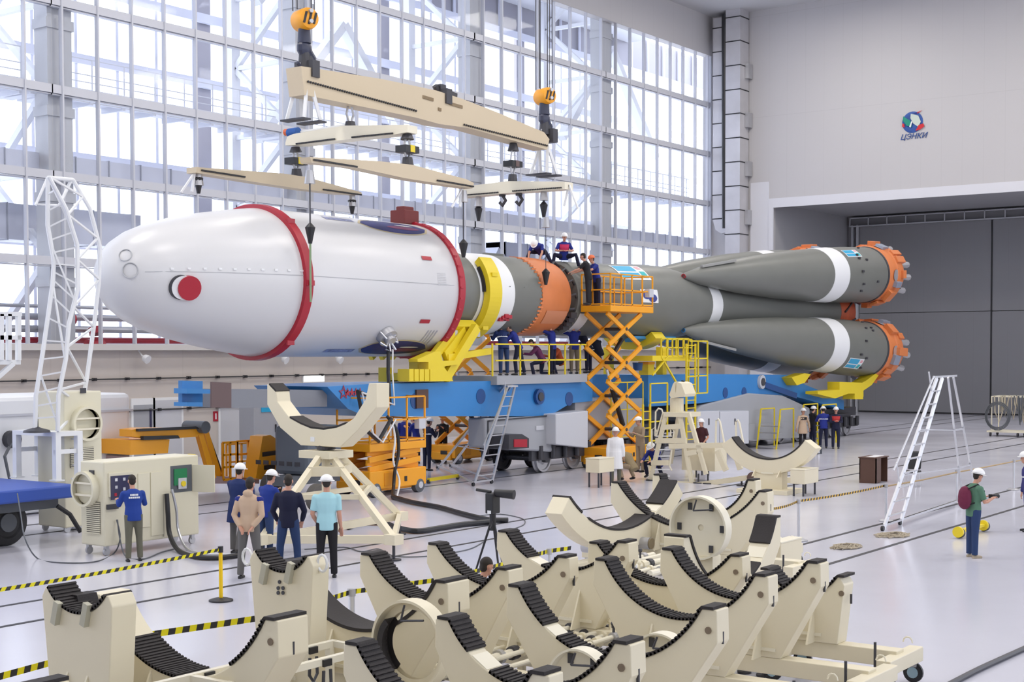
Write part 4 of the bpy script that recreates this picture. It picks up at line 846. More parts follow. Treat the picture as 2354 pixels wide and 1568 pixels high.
for x, y0, lb in ((1155, 445, 'empty dark hook under the right white cross beam, left of its middle'), (1193, 443, 'empty dark hook under the right white cross beam, right of its middle')):
    c = f3(x, y0); t = MB(30).cyl(c+V((0, 0, .1)), c-V((0, 0, .1)), .12, n=8).tube([c-V((0, 0, .05)), c+V((0, -.14, -.25)), c+V((0, 0, -.42)), c+V((0, .12, -.3))], .06, 8).build('beam_hook', DK); tag(t, lb, 'hook')
c = onY(1248, 560, YR-1.3); t = hang('single wire hanging down in front of the orange interstage', V((c.x, YR-1.42, f3(1250, 500).z)), V((c.x, YR-1.42, onY(1247, 655, YR-1.3).z)), .012)
# ================================================================= LIFTS
def scissor_lift(lab, c, L, W, zb, zp, n, railh=1.1, Ld=None, full=True, dx=0.):
    Ld = Ld or L; x0, y0 = c.x, c.y; t = thing('scissor_lift', lab, 'scissor lift', (x0+L/2, y0+W/2, 0), group='orange scissor lifts')
    ch = MB().bx(x0, x0+L, y0, y0+W, .22, zb).bx(x0-.08, x0+L+.08, y0+.15, y0+W-.15, .15, .45).build('chassis', YELO, t, bevel=.03)
    MB().bx(x0+.6, x0+.95, y0-.015, y0, .3, zb-.08).build('service_door', mat('lift_darker', (.7, .27, .01), .5), ch); MB().bx(x0+1.5, x0+1.6, y0-.02, y0, .38, .52).build('vent', BLK, ch); MB().bx(x0-.1, x0-.08, y0+.3, y0+.6, .36, .5).build('vent', BLK, ch)
    for wx in (x0+.28, x0+L-.28):
        for wy in (y0-.02, y0+W-.2):
            w_ = MB(30).lathe((wx, wy, .22), (0, 1, 0), [(0, .08), (0, .14), (.03, .2), (.03, .22), (.2, .22), (.22, .15)], 22).build('wheel', GRYD, t); MB().cyl((wx, wy-.01, .22), (wx, wy+.05, .22), .1, n=12).build('hub', GRYL, w_)
    h = (zp-zb)/n
    for k in range(n):
        za, zc = zb+k*h, zb+(k+1)*h
        for yy in (y0+.18, y0+W-.18):
            MB().bar((x0+.1, yy-.04, za+.04), (x0+L-.15, yy-.04, zc-.04), .07, .16).build('scissor_arm', YELO, t); MB().bar((x0+.1, yy+.04, zc-.04), (x0+L-.15, yy+.04, za+.04), .07, .16).build('scissor_arm', YELO, t)
        MB().cyl((x0+L/2, y0+.08, (za+zc)/2), (x0+L/2, y0+W-.08, (za+zc)/2), .06, n=8).build('pivot_pin', DK, t)
    if n > 1:
        MB(30).cyl((x0+L*.75, y0+W/2, zb+h*.6), (x0+L*.45, y0+W/2, zb+h*1.7), .09, n=10).build('lift_cylinder', BLK, t); MB(30).cyl((x0+L*.45, y0+W/2, zb+h*1.7), (x0+L*.3, y0+W/2, zb+h*2.3), .05, n=8).build('cylinder_rod', ALU, t)
        if n > 3: MB(30).cyl((x0+L*.4, y0+W/2, zb+h*2.6), (x0+L*.72, y0+W/2, zb+h*3.2), .08, n=10).build('lift_cylinder', BLK, t)
    MB().bx(x0+dx, x0+dx+Ld, y0, y0+W, zp, zp+.22).build('platform_deck', YELO, t, bevel=.02)
    m = MB(); X0, X1, Y0, Y1 = x0+dx+.03, x0+dx+Ld-.03, y0+.03, y0+W-.03; zt = zp+.22
    for z in (.05, .55, 1.1): 
        z = z*railh/1.1
        for a, b in (((X0, Y0), (X1, Y0)), ((X1, Y0), (X1, Y1)), ((X1, Y1), (X0, Y1)), ((X0, Y1), (X0, Y0))): m.bar((*a, zt+z), (*b, zt+z), .045, .045)
    k = int(Ld/.7)
    for i in range(k+1):
        for yy in (Y0, Y1): m.bar((X0+(X1-X0)*i/k, yy, zt), (X0+(X1-X0)*i/k, yy, zt+railh), .045, .045)
    m.build('guard_rail', YELO, t)
    MB().bx(X1-.35, X1-.05, Y0-.08, Y0+.1, zt+.35, zt+.65).build('control_box', GRYL, t)
    return t
cA = G(1404, 1080); zA = onY(1404, 716, cA.y).z
scissor_lift('tall orange-yellow scissor lift raised beside the grey rocket core', cA, 2.45, 1.25, .75, zA, 4, Ld=2.95)
cB = G(851, 1146)
scissor_lift('folded orange scissor lift on the floor below the blue girder, draped with hoses', cB, 2.5, 1.3, .75, 1.3, 2, railh=1.3)
cC = G(1046, 1068); scissor_lift('raised orange scissor lift standing behind the blue girder', cC, 2.5, 1.2, .7, 6.0, 4, Ld=2.6)
# people on and near the lift
zd = zA+.23
p = onY(1327, 697, cA.y+1.9); person('person in blue shirt and orange helmet reaching to the rocket beside the yellow lift basket', (p.x-.1, cA.y+1.0, zd), 150, 1.78, lean=14, la=((.7, .2, -.4), (1, 0, .1)), top=RBL, bot=NVY, sleeve='short', hat=HATO)
p = onY(1358, 697, cA.y+.4); person('person in black leaning forward at the left end of the yellow lift basket', (p.x, cA.y+.5, zd), 110, 1.78, lean=12, la=((.6, .2, -.6), (.9, -.1, -.3)), top=BKC, bot=BKC, hat=None, sleeve='short')
# work platform on the girder
zq = onY(1240, 862, YT).z
wp = thing('work_platform', 'low grey work platform with yellow handrail on the blue girder', 'work platform', (onY(1240, 862, YT).x, YT+.8, zq))
xa_, xb_ = onY(1128, 862, YT).x, onY(1336, 862, YT).x
MB().bx(xa_, xb_, YT-.25, YT+1.6, zq-.28, zq).build('platform_deck', GRY, wp)
m = MB()
for i, x in enumerate((1132, 1196, 1262, 1299, 1334)): a = onY(x, 862, YT-.2); m.bar((a.x, YT-.2, zq), (a.x, YT-.2, zq+1.05), .045, .045)
for z in (.5, 1.03): m.bar((xa_, YT-.2, zq+z), (xb_, YT-.2, zq+z), .045, .045); m.bar((xb_, YT-.2, zq+z), (xb_, YT+1.5, zq+z), .045, .045)
m.build('handrail', YEL, wp)
def plat(lab, x, hd, yo=.7, **k): a = onY(x, 862, YT+yo); return person(lab, (a.x, YT+yo, zq+.005), hd, **k)
plat('person in blue work jacket and jeans on the girder platform, leftmost, head behind the rocket', 1158, 60, h=1.8, lean=22, la=((.6, .1, -.6), (.8, -.2, .3)), top=mat('work_blue', (.007, .022, .11), .8), bot=JEAN, bandm=1, hat=HATW)
plat('person in navy overall with silver knee bands on the girder platform, second from left', 1192, 120, yo=.5, h=1.8, lean=25, la=((.6, .1, -.6), (.8, -.2, .3)), top=RBL, bot=NVY, ll=((.25, .15, -1), (-.1, .1, -1)), rl=((-.2, .15, -1), (-.2, .1, -1)))
plat('person in blue shirt and orange helmet reaching up under the orange interstage', 1270, 100, h=1.78, lean=5, la=((.6, .4, .3), (.4, -.1, 1)), top=RBL, bot=NVY, sleeve='short', hat=HATO)
plat('person kneeling in blue and maroon on the girder platform by the railing', 1247, 130, yo=.9, h=1.75, lean=30, la=((.6, .2, -.6), (.8, -.1, .1)), ll=((.9, .2, -.3), (-.2, .1, -1)), rl=((.1, .1, -1), (-1, .05, -.15)), top=mat('maroon_blue', (.12, .02, .08), .8), bot=NVY, seat=.5, hat=None, foot=True)
plat('person in red and orange vest crouching between two standing workers on the girder platform', 1290, 150, yo=1.1, h=1.72, lean=25, la=((.6, .2, -.6), (.8, -.1, .1)), ll=((.9, .2, -.1), (-.3, .1, -1)), top=mat('orange_vest', (.45, .08, .02), .8), bot=NVY, seat=.42, hat=None)
plat('person in blue shirt, khaki trousers and orange helmet at the right of the platform', 1320, 60, h=1.78, lean=5, la=((.6, .4, .2), (.4, -.1, 1)), top=RBL, bot=mat('khaki_grey', (.17, .14, .10), .85), sleeve='short', hat=HATO)
plat('person in dark overall bending behind the arms of the tall lift', 1352, 90, yo=1.1, h=1.78, lean=35, la=((.6, .1, -.8), (.7, -.1, -.4)), top=NVY, bot=NVY, hat=None)
plat('person in dark blue overall crouching right of the bending one behind the tall lift', 1378, 70, yo=1.4, h=1.78, lean=30, la=((.7, .1, -.6), (.8, -.2, -.2)), ll=((1, .35, .05), (-.5, .1, -1)), top=NV2, bot=NV2, seat=.75, hat=None)
# yellow scaffold with ladder
def tower(lab, x0, x1, ytop, ybot, Y, D, cage=False):
    a = onY(x0, ytop, Y); b = onY(x1, ybot, Y); b.z = .01; t = thing('yellow_access_ladder', lab, 'ladder', ((a.x+b.x)/2, Y, max(0, b.z))); w = b.x-a.x; m = MB()
    for xx in (a.x, b.x): m.bar((xx, Y, b.z), (xx, Y, a.z), .06)
    m.build('side_rail', YEL, t); m = MB(); z = b.z+.15
    while z < a.z-(1.0 if cage else 0): MB().bar((a.x, Y, z), (b.x, Y, z), .035).build('rung', YEL, t); z += .3
    return t
zs = lambda y, Y: onY(1550, y, Y).z
tower('yellow ladder rising from the floor left of the cream trestle head', 1478, 1494, 930, 1010, 26.3, .5)
tower('tall yellow ladder right of the cream trestle head', 1578, 1598, 790, 1020, 26.5, .5)
ys = thing('scaffold_platform', 'yellow scaffold platform with cage rails under the lower booster tip', 'scaffold', onY(1580, 1010, 26.8)); ys.location.z = 0
Y0 = 26.7
def fr(m, x0, x1, y0, y1, Y, nx=1, nz=1, w=.05):
    a, b = onY(x0, y0, Y), onY(x1, y1, Y)
    for i in range(nx+1): x = a.x+(b.x-a.x)*i/nx; m.bar((x, Y, a.z), (x, Y, b.z), w)
    for i in range(nz+1): z = a.z+(b.z-a.z)*i/nz; m.bar((a.x, Y, z), (b.x, Y, z), w)
    return m
m = fr(MB(), 1520, 1583, 778, 820, Y0, 5, 2); fr(m, 1583, 1626, 784, 903, Y0, 2, 3); m.build('cage_rail', YEL, ys); fr(MB(), 1535, 1590, 780, 818, Y0+1.2, 3, 2).build('cage_rail', YEL, ys)
m = MB(); a, b = onY(1500, 818, Y0), onY(1590, 822, Y0); m.bx(a.x, b.x, Y0, Y0+1.3, b.z-.12, a.z); m.bar(onY(1520, 820, Y0), onY(1555, 880, Y0), .06); m.bar(onY(1535, 820, Y0), onY(1500, 862, Y0), .06); m.build('scaffold_deck', YEL, ys)
m = fr(MB(), 1495, 1534, 882, 1010, Y0, 1, 3); fr(m, 1405, 1478, 880, 1000, Y0+.6, 2, 2, .035); m.build('support_frame', YEL, ys)
a = onY(1466, 835, YT); t = MB(30).lathe((a.x, YT, zs(850, YT)), (0, 0, 1), [(0, .16), (.3, .2)], 14).build('bucket', BLUD); tag(t, 'small blue bucket on the girder right of the lift arms', 'bucket')
a = onY(1496, 850, YT); t = thing('yellow_box', 'small yellow box on the rear girder left of the scaffold', 'box', (a.x, YT+.2, onY(1496, 862, YT).z)); z = t.location.z; MB().bx(a.x-.2, a.x+.25, YT, YT+.4, z, z+.45).build('box_body', YEL, t); MB().bx(a.x-.22, a.x+.27, YT-.02, YT+.42, z+.4, z+.5).build('box_lid', YELO, t)
# yellow steps by the tail
for x0, lb in ((1782, 'yellow step ladder left of the black dress by the tail, nearest the wheels'), (1880, 'yellow trolley steps behind the group of helmets by the tail')):
    Yq = 26.2 if x0 == 1782 else 25.9; t = thing('step_ladder', lb, 'ladder', onY(x0+10, 1005, Yq)); a, b = onY(x0, 1003, Yq), onY(x0+42, 1003, Yq); z1 = onY(x0, 915, Yq).z
    for yy in (Yq, Yq+.9):
        m = MB(); m.bar((a.x, yy, .05), (a.x+.5, yy, z1), .05).bar((a.x+.05, yy, .3), (a.x+.5, yy, z1-.25), .04).bar((a.x+.5, yy, z1), (b.x, yy, z1-.0), .05).bar((b.x, yy, z1), (b.x, yy, .05), .05); m.build('hand_rail', YEL, t)
    for k in range(5): MB().bx(a.x+k*.12, a.x+.25+k*.12, Yq, Yq+.9, .3+k*.28, .34+k*.28).build('tread', STL, t)
    t.location.z = 0
# ================================================================= LADDERS
def aframe(lab, F1, F2, F3, F4, top, tw, n, pw=.5, wheels=True, base=True):
    F1, F2, F3, F4, top = map(V, (F1, F2, F3, F4, top)); t = thing('platform_ladder', lab, 'ladder', (F1+F2+F3+F4)/4); u = (F2-F1).normalized(); ax = ((F3+F4)/2-(F1+F2)/2).normalized()
    A1, A2, A3, A4 = top-u*tw/2, top+u*tw/2, top-u*tw/2+ax*pw, top+u*tw/2+ax*pw
    for a, b in ((F1, A1), (F2, A2)): MB().bar(a, b, .045, .1).build('front_stile', ALU, t)
    for a, b in ((F3, A3), (F4, A4)): MB().bar(a, b, .045, .07).build('rear_leg', ALU, t)
    for k in range(1, n): f = k/n; MB().bar(F1.lerp(A1, f), F2.lerp(A2, f), .07, .03).build('step', ALU, t)
    m = MB(); m.obox((A1+A2+A3+A4)/4+V((0, 0, .03)), ax*(pw/2+.28), u*(tw/2+.08), V((0, 0, .025))); m.build('top_platform', ALU, t)
    m = MB()
    for f in (.3, .6): m.bar(F3.lerp(A3, f), F4.lerp(A4, f), .04).bar(F1.lerp(A1, f+.05), F3.lerp(A3, f), .03)
    m.build('brace', ALU, t)
    m = MB(); o = V((0, 0, .5))-ax*.25; m.bar(F1.lerp(A1, .25)+o, A1+o*1.0-V((0, 0, .45)), .03); m.bar(F1.lerp(A1, .9)-ax*.0, F1.lerp(A1, .9)+o, .03).bar(F1.lerp(A1, .3), F1.lerp(A1, .3)+o, .03); m.build('handrail', ALU, t)
    if base: m = MB(); m.bar(F1+V((0, 0, .12)), F3+V((0, 0, .12)), .05).bar(F2+V((0, 0, .12)), F4+V((0, 0, .12)), .05).bar(F1+V((0, 0, .12)), F2+V((0, 0, .12)), .05); m.build('base_bar', ALU, t)
    for f in (F1, F2, F3, F4): MB(30).cyl(f+V((0, -.03, .06)), f+V((0, .03, .06)), .06, n=12).build('castor', BLK, t)
    return t
F1 = G(2029, 1221); F2 = G(2069, 1207); F3 = G(2214, 1158); F4 = G(2246, 1146)
tp = onY(2178, 868, (F1.y+F2.y)/2+.3)
u_ = (F2-F1); 
aframe('tall aluminium platform ladder standing on the open floor before the grey gate', F1, F2, F3, F4, (onX(2160, 869, 34.5).x, onX(2160, 869, 34.5).y, onX(2170, 869, 34.5).z), .5, 11, pw=1.0)
F1 = G(1088, 1118); F2 = G(1130, 1112); F3 = G(1006, 1078); F4 = G(1036, 1074)
tq = onY(1050, 886, 28.3)
aframe('smaller aluminium ladder standing in front of the blue girder beside the orange lift', F1+V((0, 0, 0)), F2, F3, F4, (37.2, 26.9, onX(1055, 888, 37.2).z), .45, 10, pw=.5)
# ================================================================= LEFT SIDE: trailer, table, lattice tower, container
tz = 1.25; t = thing('flatbed_trailer', 'blue flatbed trailer with big black wheels at the left edge', 'trailer', (16, 28, 0))
x1_, x0_ = 19.7, 9.; y0_, y1_ = 25.9, 30.9
MB().bx(x0_, x1_, y0_, y1_, tz-.28, tz).build('flatbed_deck', TBL, t, bevel=.04); MB().bx(x0_, x1_-.3, y0_+.3, y1_-.3, tz-.5, tz-.28).build('underframe', GRYD, t)
for (x, y, r) in ((18.35, 26.5, .5), (18.35, 29.9, .5), (14.5, 26.5, .5)):
    wv = MB(40).lathe((x, y, .5), (0, 1, 0), [(0, .12), (.02, .3), (-.02, .34), (0, .47), (.05, .5), (.4, .5), (.45, .45)], 36).build('wheel', BLK, t); MB(30).cyl((x, y-.03, .5), (x, y+.1, .5), .2, n=16).build('hub', GRYD, wv)
m = MB(30).tube([(17.6, y0_+.05, tz), (17.6, y0_+.05, tz+.9), (17.45, y0_+.05, tz+1.05), (16.9, y0_+.05, tz+1.05)], .03, 8); m.build('blue_handrail', TBL, t)
m = MB(30).tube([(19.3, 26.1, .8), (19.55, 26.0, .6), (19.75, 25.9, .2)], .05, 8); m.build('support_leg', BLK, t)
t2 = thing('white_table', 'white steel table on the blue trailer, carrying the lattice tower', 'table', (19.2, 27.6, tz))
zt_ = onY(150, 992, 27.0).z; X0, X1, Y0, Y1 = onY(128, 990, 26.9).x, onY(190, 990, 26.9).x, 26.9, 28.5
MB().bx(X0, X1, Y0, Y1, zt_-.1, zt_).build('table_top', WHT, t2)
for x in (X0+.07, X1-.07):
    for y in (Y0+.07, Y1-.07): MB().bx(x-.07, x+.07, y-.07, y+.07, tz+.03, zt_-.1).bx(x-.12, x+.12, y-.12, y+.12, tz, tz+.03).build('leg', WHT, t2)
for y in (Y0+.07, Y1-.07): MB().bx(X0, X1, y-.03, y+.03, tz+.6, tz+.7).build('stretcher', WHT, t2)
for k in range(3): MB().bar((X1-.0, Y0, tz+.3+k*.3), (X1+.0, Y0+.6, tz+.3+k*.3), .03).build('rung', WHT, t2)
def cx(x, y): return (x/2.904, 380+y/2.904)
tw = thing('lattice_tower', 'tall white lattice tower bending like a walkway, left of the rocket nose', 'lattice tower', (19.3, 27.6, zt_))
def LN(P, Y): return [onY(*cx(x, y), Y) for x, y in P]
A1 = LN([(320, 80), (318, 400), (360, 640), (352, 790), (290, 1220), (240, 1540), (235, 1770)], 27.2)
A2 = LN([(325, 75), (440, 290), (515, 530), (518, 830), (460, 1060), (440, 1290), (390, 1540), (385, 1775)], 26.9)
A3 = LN([(485, 95), (600, 290), (668, 550), (660, 780), (630, 1050), (580, 1420), (560, 1540), (530, 1700)], 28.0)
A4 = LN([(475, 100), (395, 270), (240, 260), (320, 80)], 28.0)
def at(P, f): f *= len(P)-1; i = min(int(f), len(P)-2); return P[i].lerp(P[i+1], f-i)
for P_ in (A1, A2, A3): MB(30).tube(P_, .05, 8).build('chord_tube', WHT, tw)
MB(30).tube(A4+[A4[0].lerp(A4[1], 0)], .04, 8).build('chord_tube', WHT, tw); MB(30).tube([A1[0], A3[0]], .04, 8).build('chord_tube', WHT, tw)
m = MB(); 
for k in range(1, 17): MB().bar(at(A1, k/17), at(A2, k/17), .035).build('rung', WHT, tw)
m = MB()
for k in range(6): m.bar(at(A2, k/6), at(A3, (k+.5)/6), .045).bar(at(A3, (k+.5)/6), at(A2, (k+1)/6), .045)
m.build('lacing', WHT, tw); m = MB()
for k in range(4): m.bar(at(A1, k/4), at(A2, (k+.9)/4), .04)
m.build('lacing', WHT, tw)
MB(30).lathe((19.6, 27.2, zt_), (0, 0, 1), [(0, .3), (.05, .28), (.1, .1), (.13, .04), (.5, .03)], 16).build('swivel_plate', DK, tw)
c = thing('tank_container', 'large white container standing behind the white table', 'container', onY(150, 1070, 30.6))
a, b = onY(-60, 912, 31.2), onY(300, 900, 31.2); zc = onY(240, 905, 31.2).z
MB().bx(a.x, b.x, 31.2, 34, .02, zc).build('container_body', WHT, c, bevel=.12); MB().bx(a.x, b.x+.05, 31.15, 34.05, zc-.5, zc-.44).build('edge_strip', GRYL, c)
q = onY(22, 1010, 31.2); MB(30).cyl((q.x, 31.2, q.z), (q.x, 31.0, q.z), .22, n=16).build('hose_coupling', DK, c); MB(30).tube([(q.x, 31.05, q.z), (q.x-.3, 30.98, q.z-.4), (q.x-.1, 30.98, q.z-1.3), (q.x+1.2, 30.97, q.z-1.6)], .04, 8).build('hose', GRYD, c)
c = thing('loading_rail', 'white railing of a raised platform at the far left edge', 'railing', onY(20, 830, 29.)); m = MB()
for x in (2, 20, 42): m.bar(onY(x, 722, 29.), onY(x, 828, 29.), .1)
for y in (722, 776): m.bar(onY(-40, y, 29.), onY(48, y, 29.), .1)
m.build('rail_frame', WHT, c); m = MB(); a, b = onY(-40, 828, 29.), onY(48, 838, 29.); m.bx(a.x, b.x, 29, 31, b.z, a.z); m.bar(onY(30, 836, 29.), onY(-20, 880, 29.), .1); m.build('platform_deck', WHT, c)
# cream cabinets
def cab(lab, x0, x1, y0, y1, z1, zf=.2, name='equipment_cabinet'):
    t = thing(name, lab, 'cabinet', ((x0+x1)/2, (y0+y1)/2, 0)); MB().bx(x0, x1, y0, y1, zf, z1).build('cabinet_body', mat('console_cream', (.72, .68, .52), .4), t, bevel=.03)
    for x in (x0+.12, x1-.12):
        for y in (y0+.1, y1-.1): w_ = MB(30).cyl((x, y-.025, .08), (x, y+.025, .08), .08, n=14).build('castor', STL, t); MB().bx(x-.04, x+.04, y-.04, y+.04, .1, zf).build('castor_fork', STL, w_)
    return t
def louvre(par, y0, y1, z0, z1, x):
    m = MB().bx(x-.012, x, y0, y1, z0, z1).build('vent_grille', mat('grille_grey', (.22, .21, .18), .5), par); l = MB(); n = int((z1-z0)/.04)
    for k in range(n): l.bx(x-.03, x-.01, y0, y1, z0+k*(z1-z0)/n, z0+(k+.5)*(z1-z0)/n)
    l.build('louvre_slats', mat('console_cream', (0, 0, 0)), m)
def wheelring(par, c, r, ax=(-1, 0, 0)):
    c = V(c); o = MB(40).lathe(c, ax, [(0, r*.85), (0, r), (.16, r), (.16, r*.85)], 30, cap=False).build('round_hatch', MATS['console_cream'], par); MB().lathe(c, ax, [(.02, .001), (.02, r*.86), (.05, r*.86)], 24).build('hatch_plate', MATS['console_cream'], o)
    m = MB(); m.bx(c.x-.12, c.x-.08, c.y-r*.8, c.y+r*.8, c.z+.1, c.z+.14).bx(c.x-.12, c.x-.08, c.y-r*.8, c.y+r*.8, c.z-.14, c.z-.1); m.build('hatch_bar', CREAML, o)
cx0, cy0 = 18.5, 23.5
cc = cab('long cream control console on castors with open panel doors', cx0, 21.0, cy0, cy0+.75, onY(245, 1062, cy0).z)
zt1 = onY(245, 1062, cy0).z
louvre(cc, cy0+.12, cy0+.55, .45, 1.1, cx0); wheelring(cc, (cx0, cy0+.5, 1.35), .36)
cm = MATS['console_cream']
MB().bx(cx0+.1, cx0+.72, cy0-.03, cy0, 1.2, 1.68).build('display_frame', cm, cc)
sc_ = MB().bx(cx0+.14, cx0+.68, cy0-.045, cy0-.03, 1.14, 1.62).build('screen', GLS, cc)
for (dx, dz, c_) in ((.1, .35, WHT), (.3, .35, GRYL), (.1, .2, GRYL), (.3, .15, GRYL), (.08, .05, RED)): MB().bx(cx0+.14+dx, cx0+.2+dx, cy0-.05, cy0-.045, 1.16+dz, 1.22+dz).build('screen_icon', c_, sc_)
MB().bx(cx0+.85, cx0+1.15, cy0-.02, cy0, .5, 1.62).build('panel_door', cm, cc); MB().bx(cx0+1.18, cx0+1.5, cy0-.02, cy0, .3, 1.62).build('panel_door', cm, cc)
op = MB().bx(cx0+1.72, cx0+2.3, cy0-.01, cy0, 1.15, 1.72).build('open_compartment', GRYD, cc); MB().bx(cx0+1.8, cx0+2.15, cy0-.03, cy0-.01, 1.3, 1.65).build('circuit_board', PCBG, op); MB().bx(cx0+1.9, cx0+2.12, cy0-.05, cy0-.03, 1.22, 1.45).build('valve_block', GRYL, op); MB(30).cyl((cx0+2.02, cy0-.08, 1.33), (cx0+2.02, cy0-.03, 1.33), .06, n=12).build('yellow_dial', YEL, op)
MB().bar((cx0+2.32, cy0-.02, 1.42), (cx0+2.5, cy0-.5, 1.42), .03, .58).build('open_door', cm, cc)
for x in (20.0, 19.4): MB().bx(x, x+.02, cy0-.025, cy0, .25, 1.15).build('door_seam', mat('seam_dark', (.4, .38, .3), .6), cc)
MB().bx(cx0+.05, cx0+.32, cy0-.05, cy0, .95, 1.05).build('socket_row', DK, cc); MB().bx(cx0-.02, cx0, cy0+.3, cy0+.45, zt1-.3, zt1-.18).build('cable_mark', DK, cc)
MB().bx(21.05, 21.1, cy0+.2, cy0+.4, zt1-.25, zt1).build('warning_plate', YEL, cc)
c2 = cab('tall cream cabinet with round hatch and louvres between container and console', 20.4, 21.45, 27.3, 28.3, onY(238, 898, 27.3).z, zf=.12)
louvre(c2, 27.4, 27.4, 1, 1, 20.4) if False else None
zz = onY(270, 970, 27.28).z; o = MB(40).lathe((20.95, 27.3, zz), (0, -1, 0), [(0, .34), (0, .4), (.16, .4), (.16, .34)], 30, cap=False).build('round_hatch', cm, c2); MB().bx(20.6, 21.3, 27.15, 27.2, zz+.1, zz+.14).bx(20.6, 21.3, 27.15, 27.2, zz-.14, zz-.1).build('hatch_bar', CREAML, o)
g_ = MB().bx(20.55, 21.2, 27.28, 27.3, zz-1.0, zz-.55).build('vent_grille', MATS['grille_grey'], c2); l = MB()
for k in range(11): l.bx(20.55, 21.2, 27.26, 27.29, zz-1+k*.042, zz-1+k*.042+.02)
l.build('louvre_slats', cm, g_); MB().bx(20.85, 21.0, 27.27, 27.3, zz+.7, zz+.82).build('cable_mark', DK, c2)
# boom lift and grey generator behind
Yb = 30.0
bl = thing('boom_lift', 'orange articulated boom lift with black hoses behind the cream console', 'boom lift', G(400, 1095))
def P2(m, P, Y, d): return m.prism([onY(x, y, Y) for x, y in P], (0, d, 0))
P2(MB(), [(303, 988), (330, 984), (462, 984), (455, 1004), (360, 1010), (303, 1004)], Yb, .5).build('upper_boom', YELO, bl); P2(MB(), [(330, 1003), (410, 1001), (414, 1008), (330, 1012)], Yb-.15, .12).build('boom_cylinder', BLK, bl)
P2(MB(), [(318, 986), (450, 980), (460, 986), (318, 992)], Yb-.1, .1).build('hose_run', BLK, bl)
P2(MB(), [(300, 1012), (390, 1010), (386, 1042), (300, 1046)], Yb, 1.5).build('turret', YELO, bl); 
a = onY(462, 982, Yb); MB(30).cyl((a.x, Yb-.2, a.z), (a.x, Yb+.6, a.z), .17, n=16).build('knuckle', GRYD, bl)
for dx in (0, 14): P2(MB(), [(456+dx, 996), (466+dx, 992), (498+dx, 1098), (486+dx, 1102)], Yb+dx*.02, .16).build('lower_boom', YELO, bl)
P2(MB(), [(470, 985), (478, 988), (512, 1085), (504, 1090)], Yb+.5, .1).build('boom_hose', BLK, bl)
m = MB()
for (x0, x1, y0, y1) in ((512, 545, 1018, 1100), (545, 596, 1015, 1100)): fr(m, x0, x1, y0, y1, Yb+.2, 2, 3, .06)
m.build('work_basket', YELO, bl); fr(MB(), 520, 590, 1022, 1098, Yb+1.2, 2, 2, .05).build('work_basket', YELO, bl)
P2(MB(), [(588, 1100), (604, 1003), (622, 1000), (640, 1012), (640, 1104), (618, 1104)], Yb-.6, .5).build('mast', YELO, bl); P2(MB(), [(604, 1040), (634, 1036), (634, 1046), (604, 1050)], Yb-.62, .02).build('mast_slot', BLK, bl); P2(MB(), [(608, 1070), (632, 1068), (632, 1078), (608, 1080)], Yb-.62, .02).build('mast_slot', BLK, bl)
P2(MB(), [(300, 1050), (500, 1095), (596, 1100), (596, 1112), (480, 1112), (300, 1100)], Yb+.2, 1.5).build('boom_chassis', mat('pinkish_deck', (.42, .30, .30), .6), bl)
gn = thing('generator_trailer', 'dark grey generator trailer with a rubber wheel behind the cream U-shaped stand', 'trailer', G(730, 1150))
gx0, gx1, gy0, gy1 = 28.2, 29.6, 27.2, 28.5
gb = MB().bx(gx0, gx1, gy0, gy1, .75, 2.1).build('hood', mat('slate_grey', (.10, .12, .15), .5), gn, bevel=.12)
for k in range(6): MB().bx(gx0-.01, gx0, gy0+.3+k*.3, gy0+.5+k*.3, 1.0, 1.12).build('vent_slot', DK, gb)
for k in range(4): MB().bx(gx0+.3, gx1-.3, gy0-.01, gy0, 1.3+k*.12, 1.35+k*.12).build('vent_slot', DK, gb)
MB().bx(gx0-.6, gx1+.2, gy0+.3, gy1-.3, .5, .75).build('trailer_frame', GRYD, gn)
for (x, y) in ((27.0, 25.6), (28.6, 28.9)): w_ = MB(40).lathe((x, y, .36), (0, 1, 0), [(0, .1), (.02, .17), (-.01, .2), (0, .33), (.04, .36), (.2, .36), (.24, .3)], 28).build('wheel', mat('tyre_grey', (.11, .10, .09), .8), gn); MB().cyl((x, y+.02, .36), (x, y+.1, .36), .17, n=16).build('hub', DK, w_)
MB().bar((27.0, 25.7, .4), (28.2, 26.8, .6), .15, .25).build('drawbar', GRYD, gn)
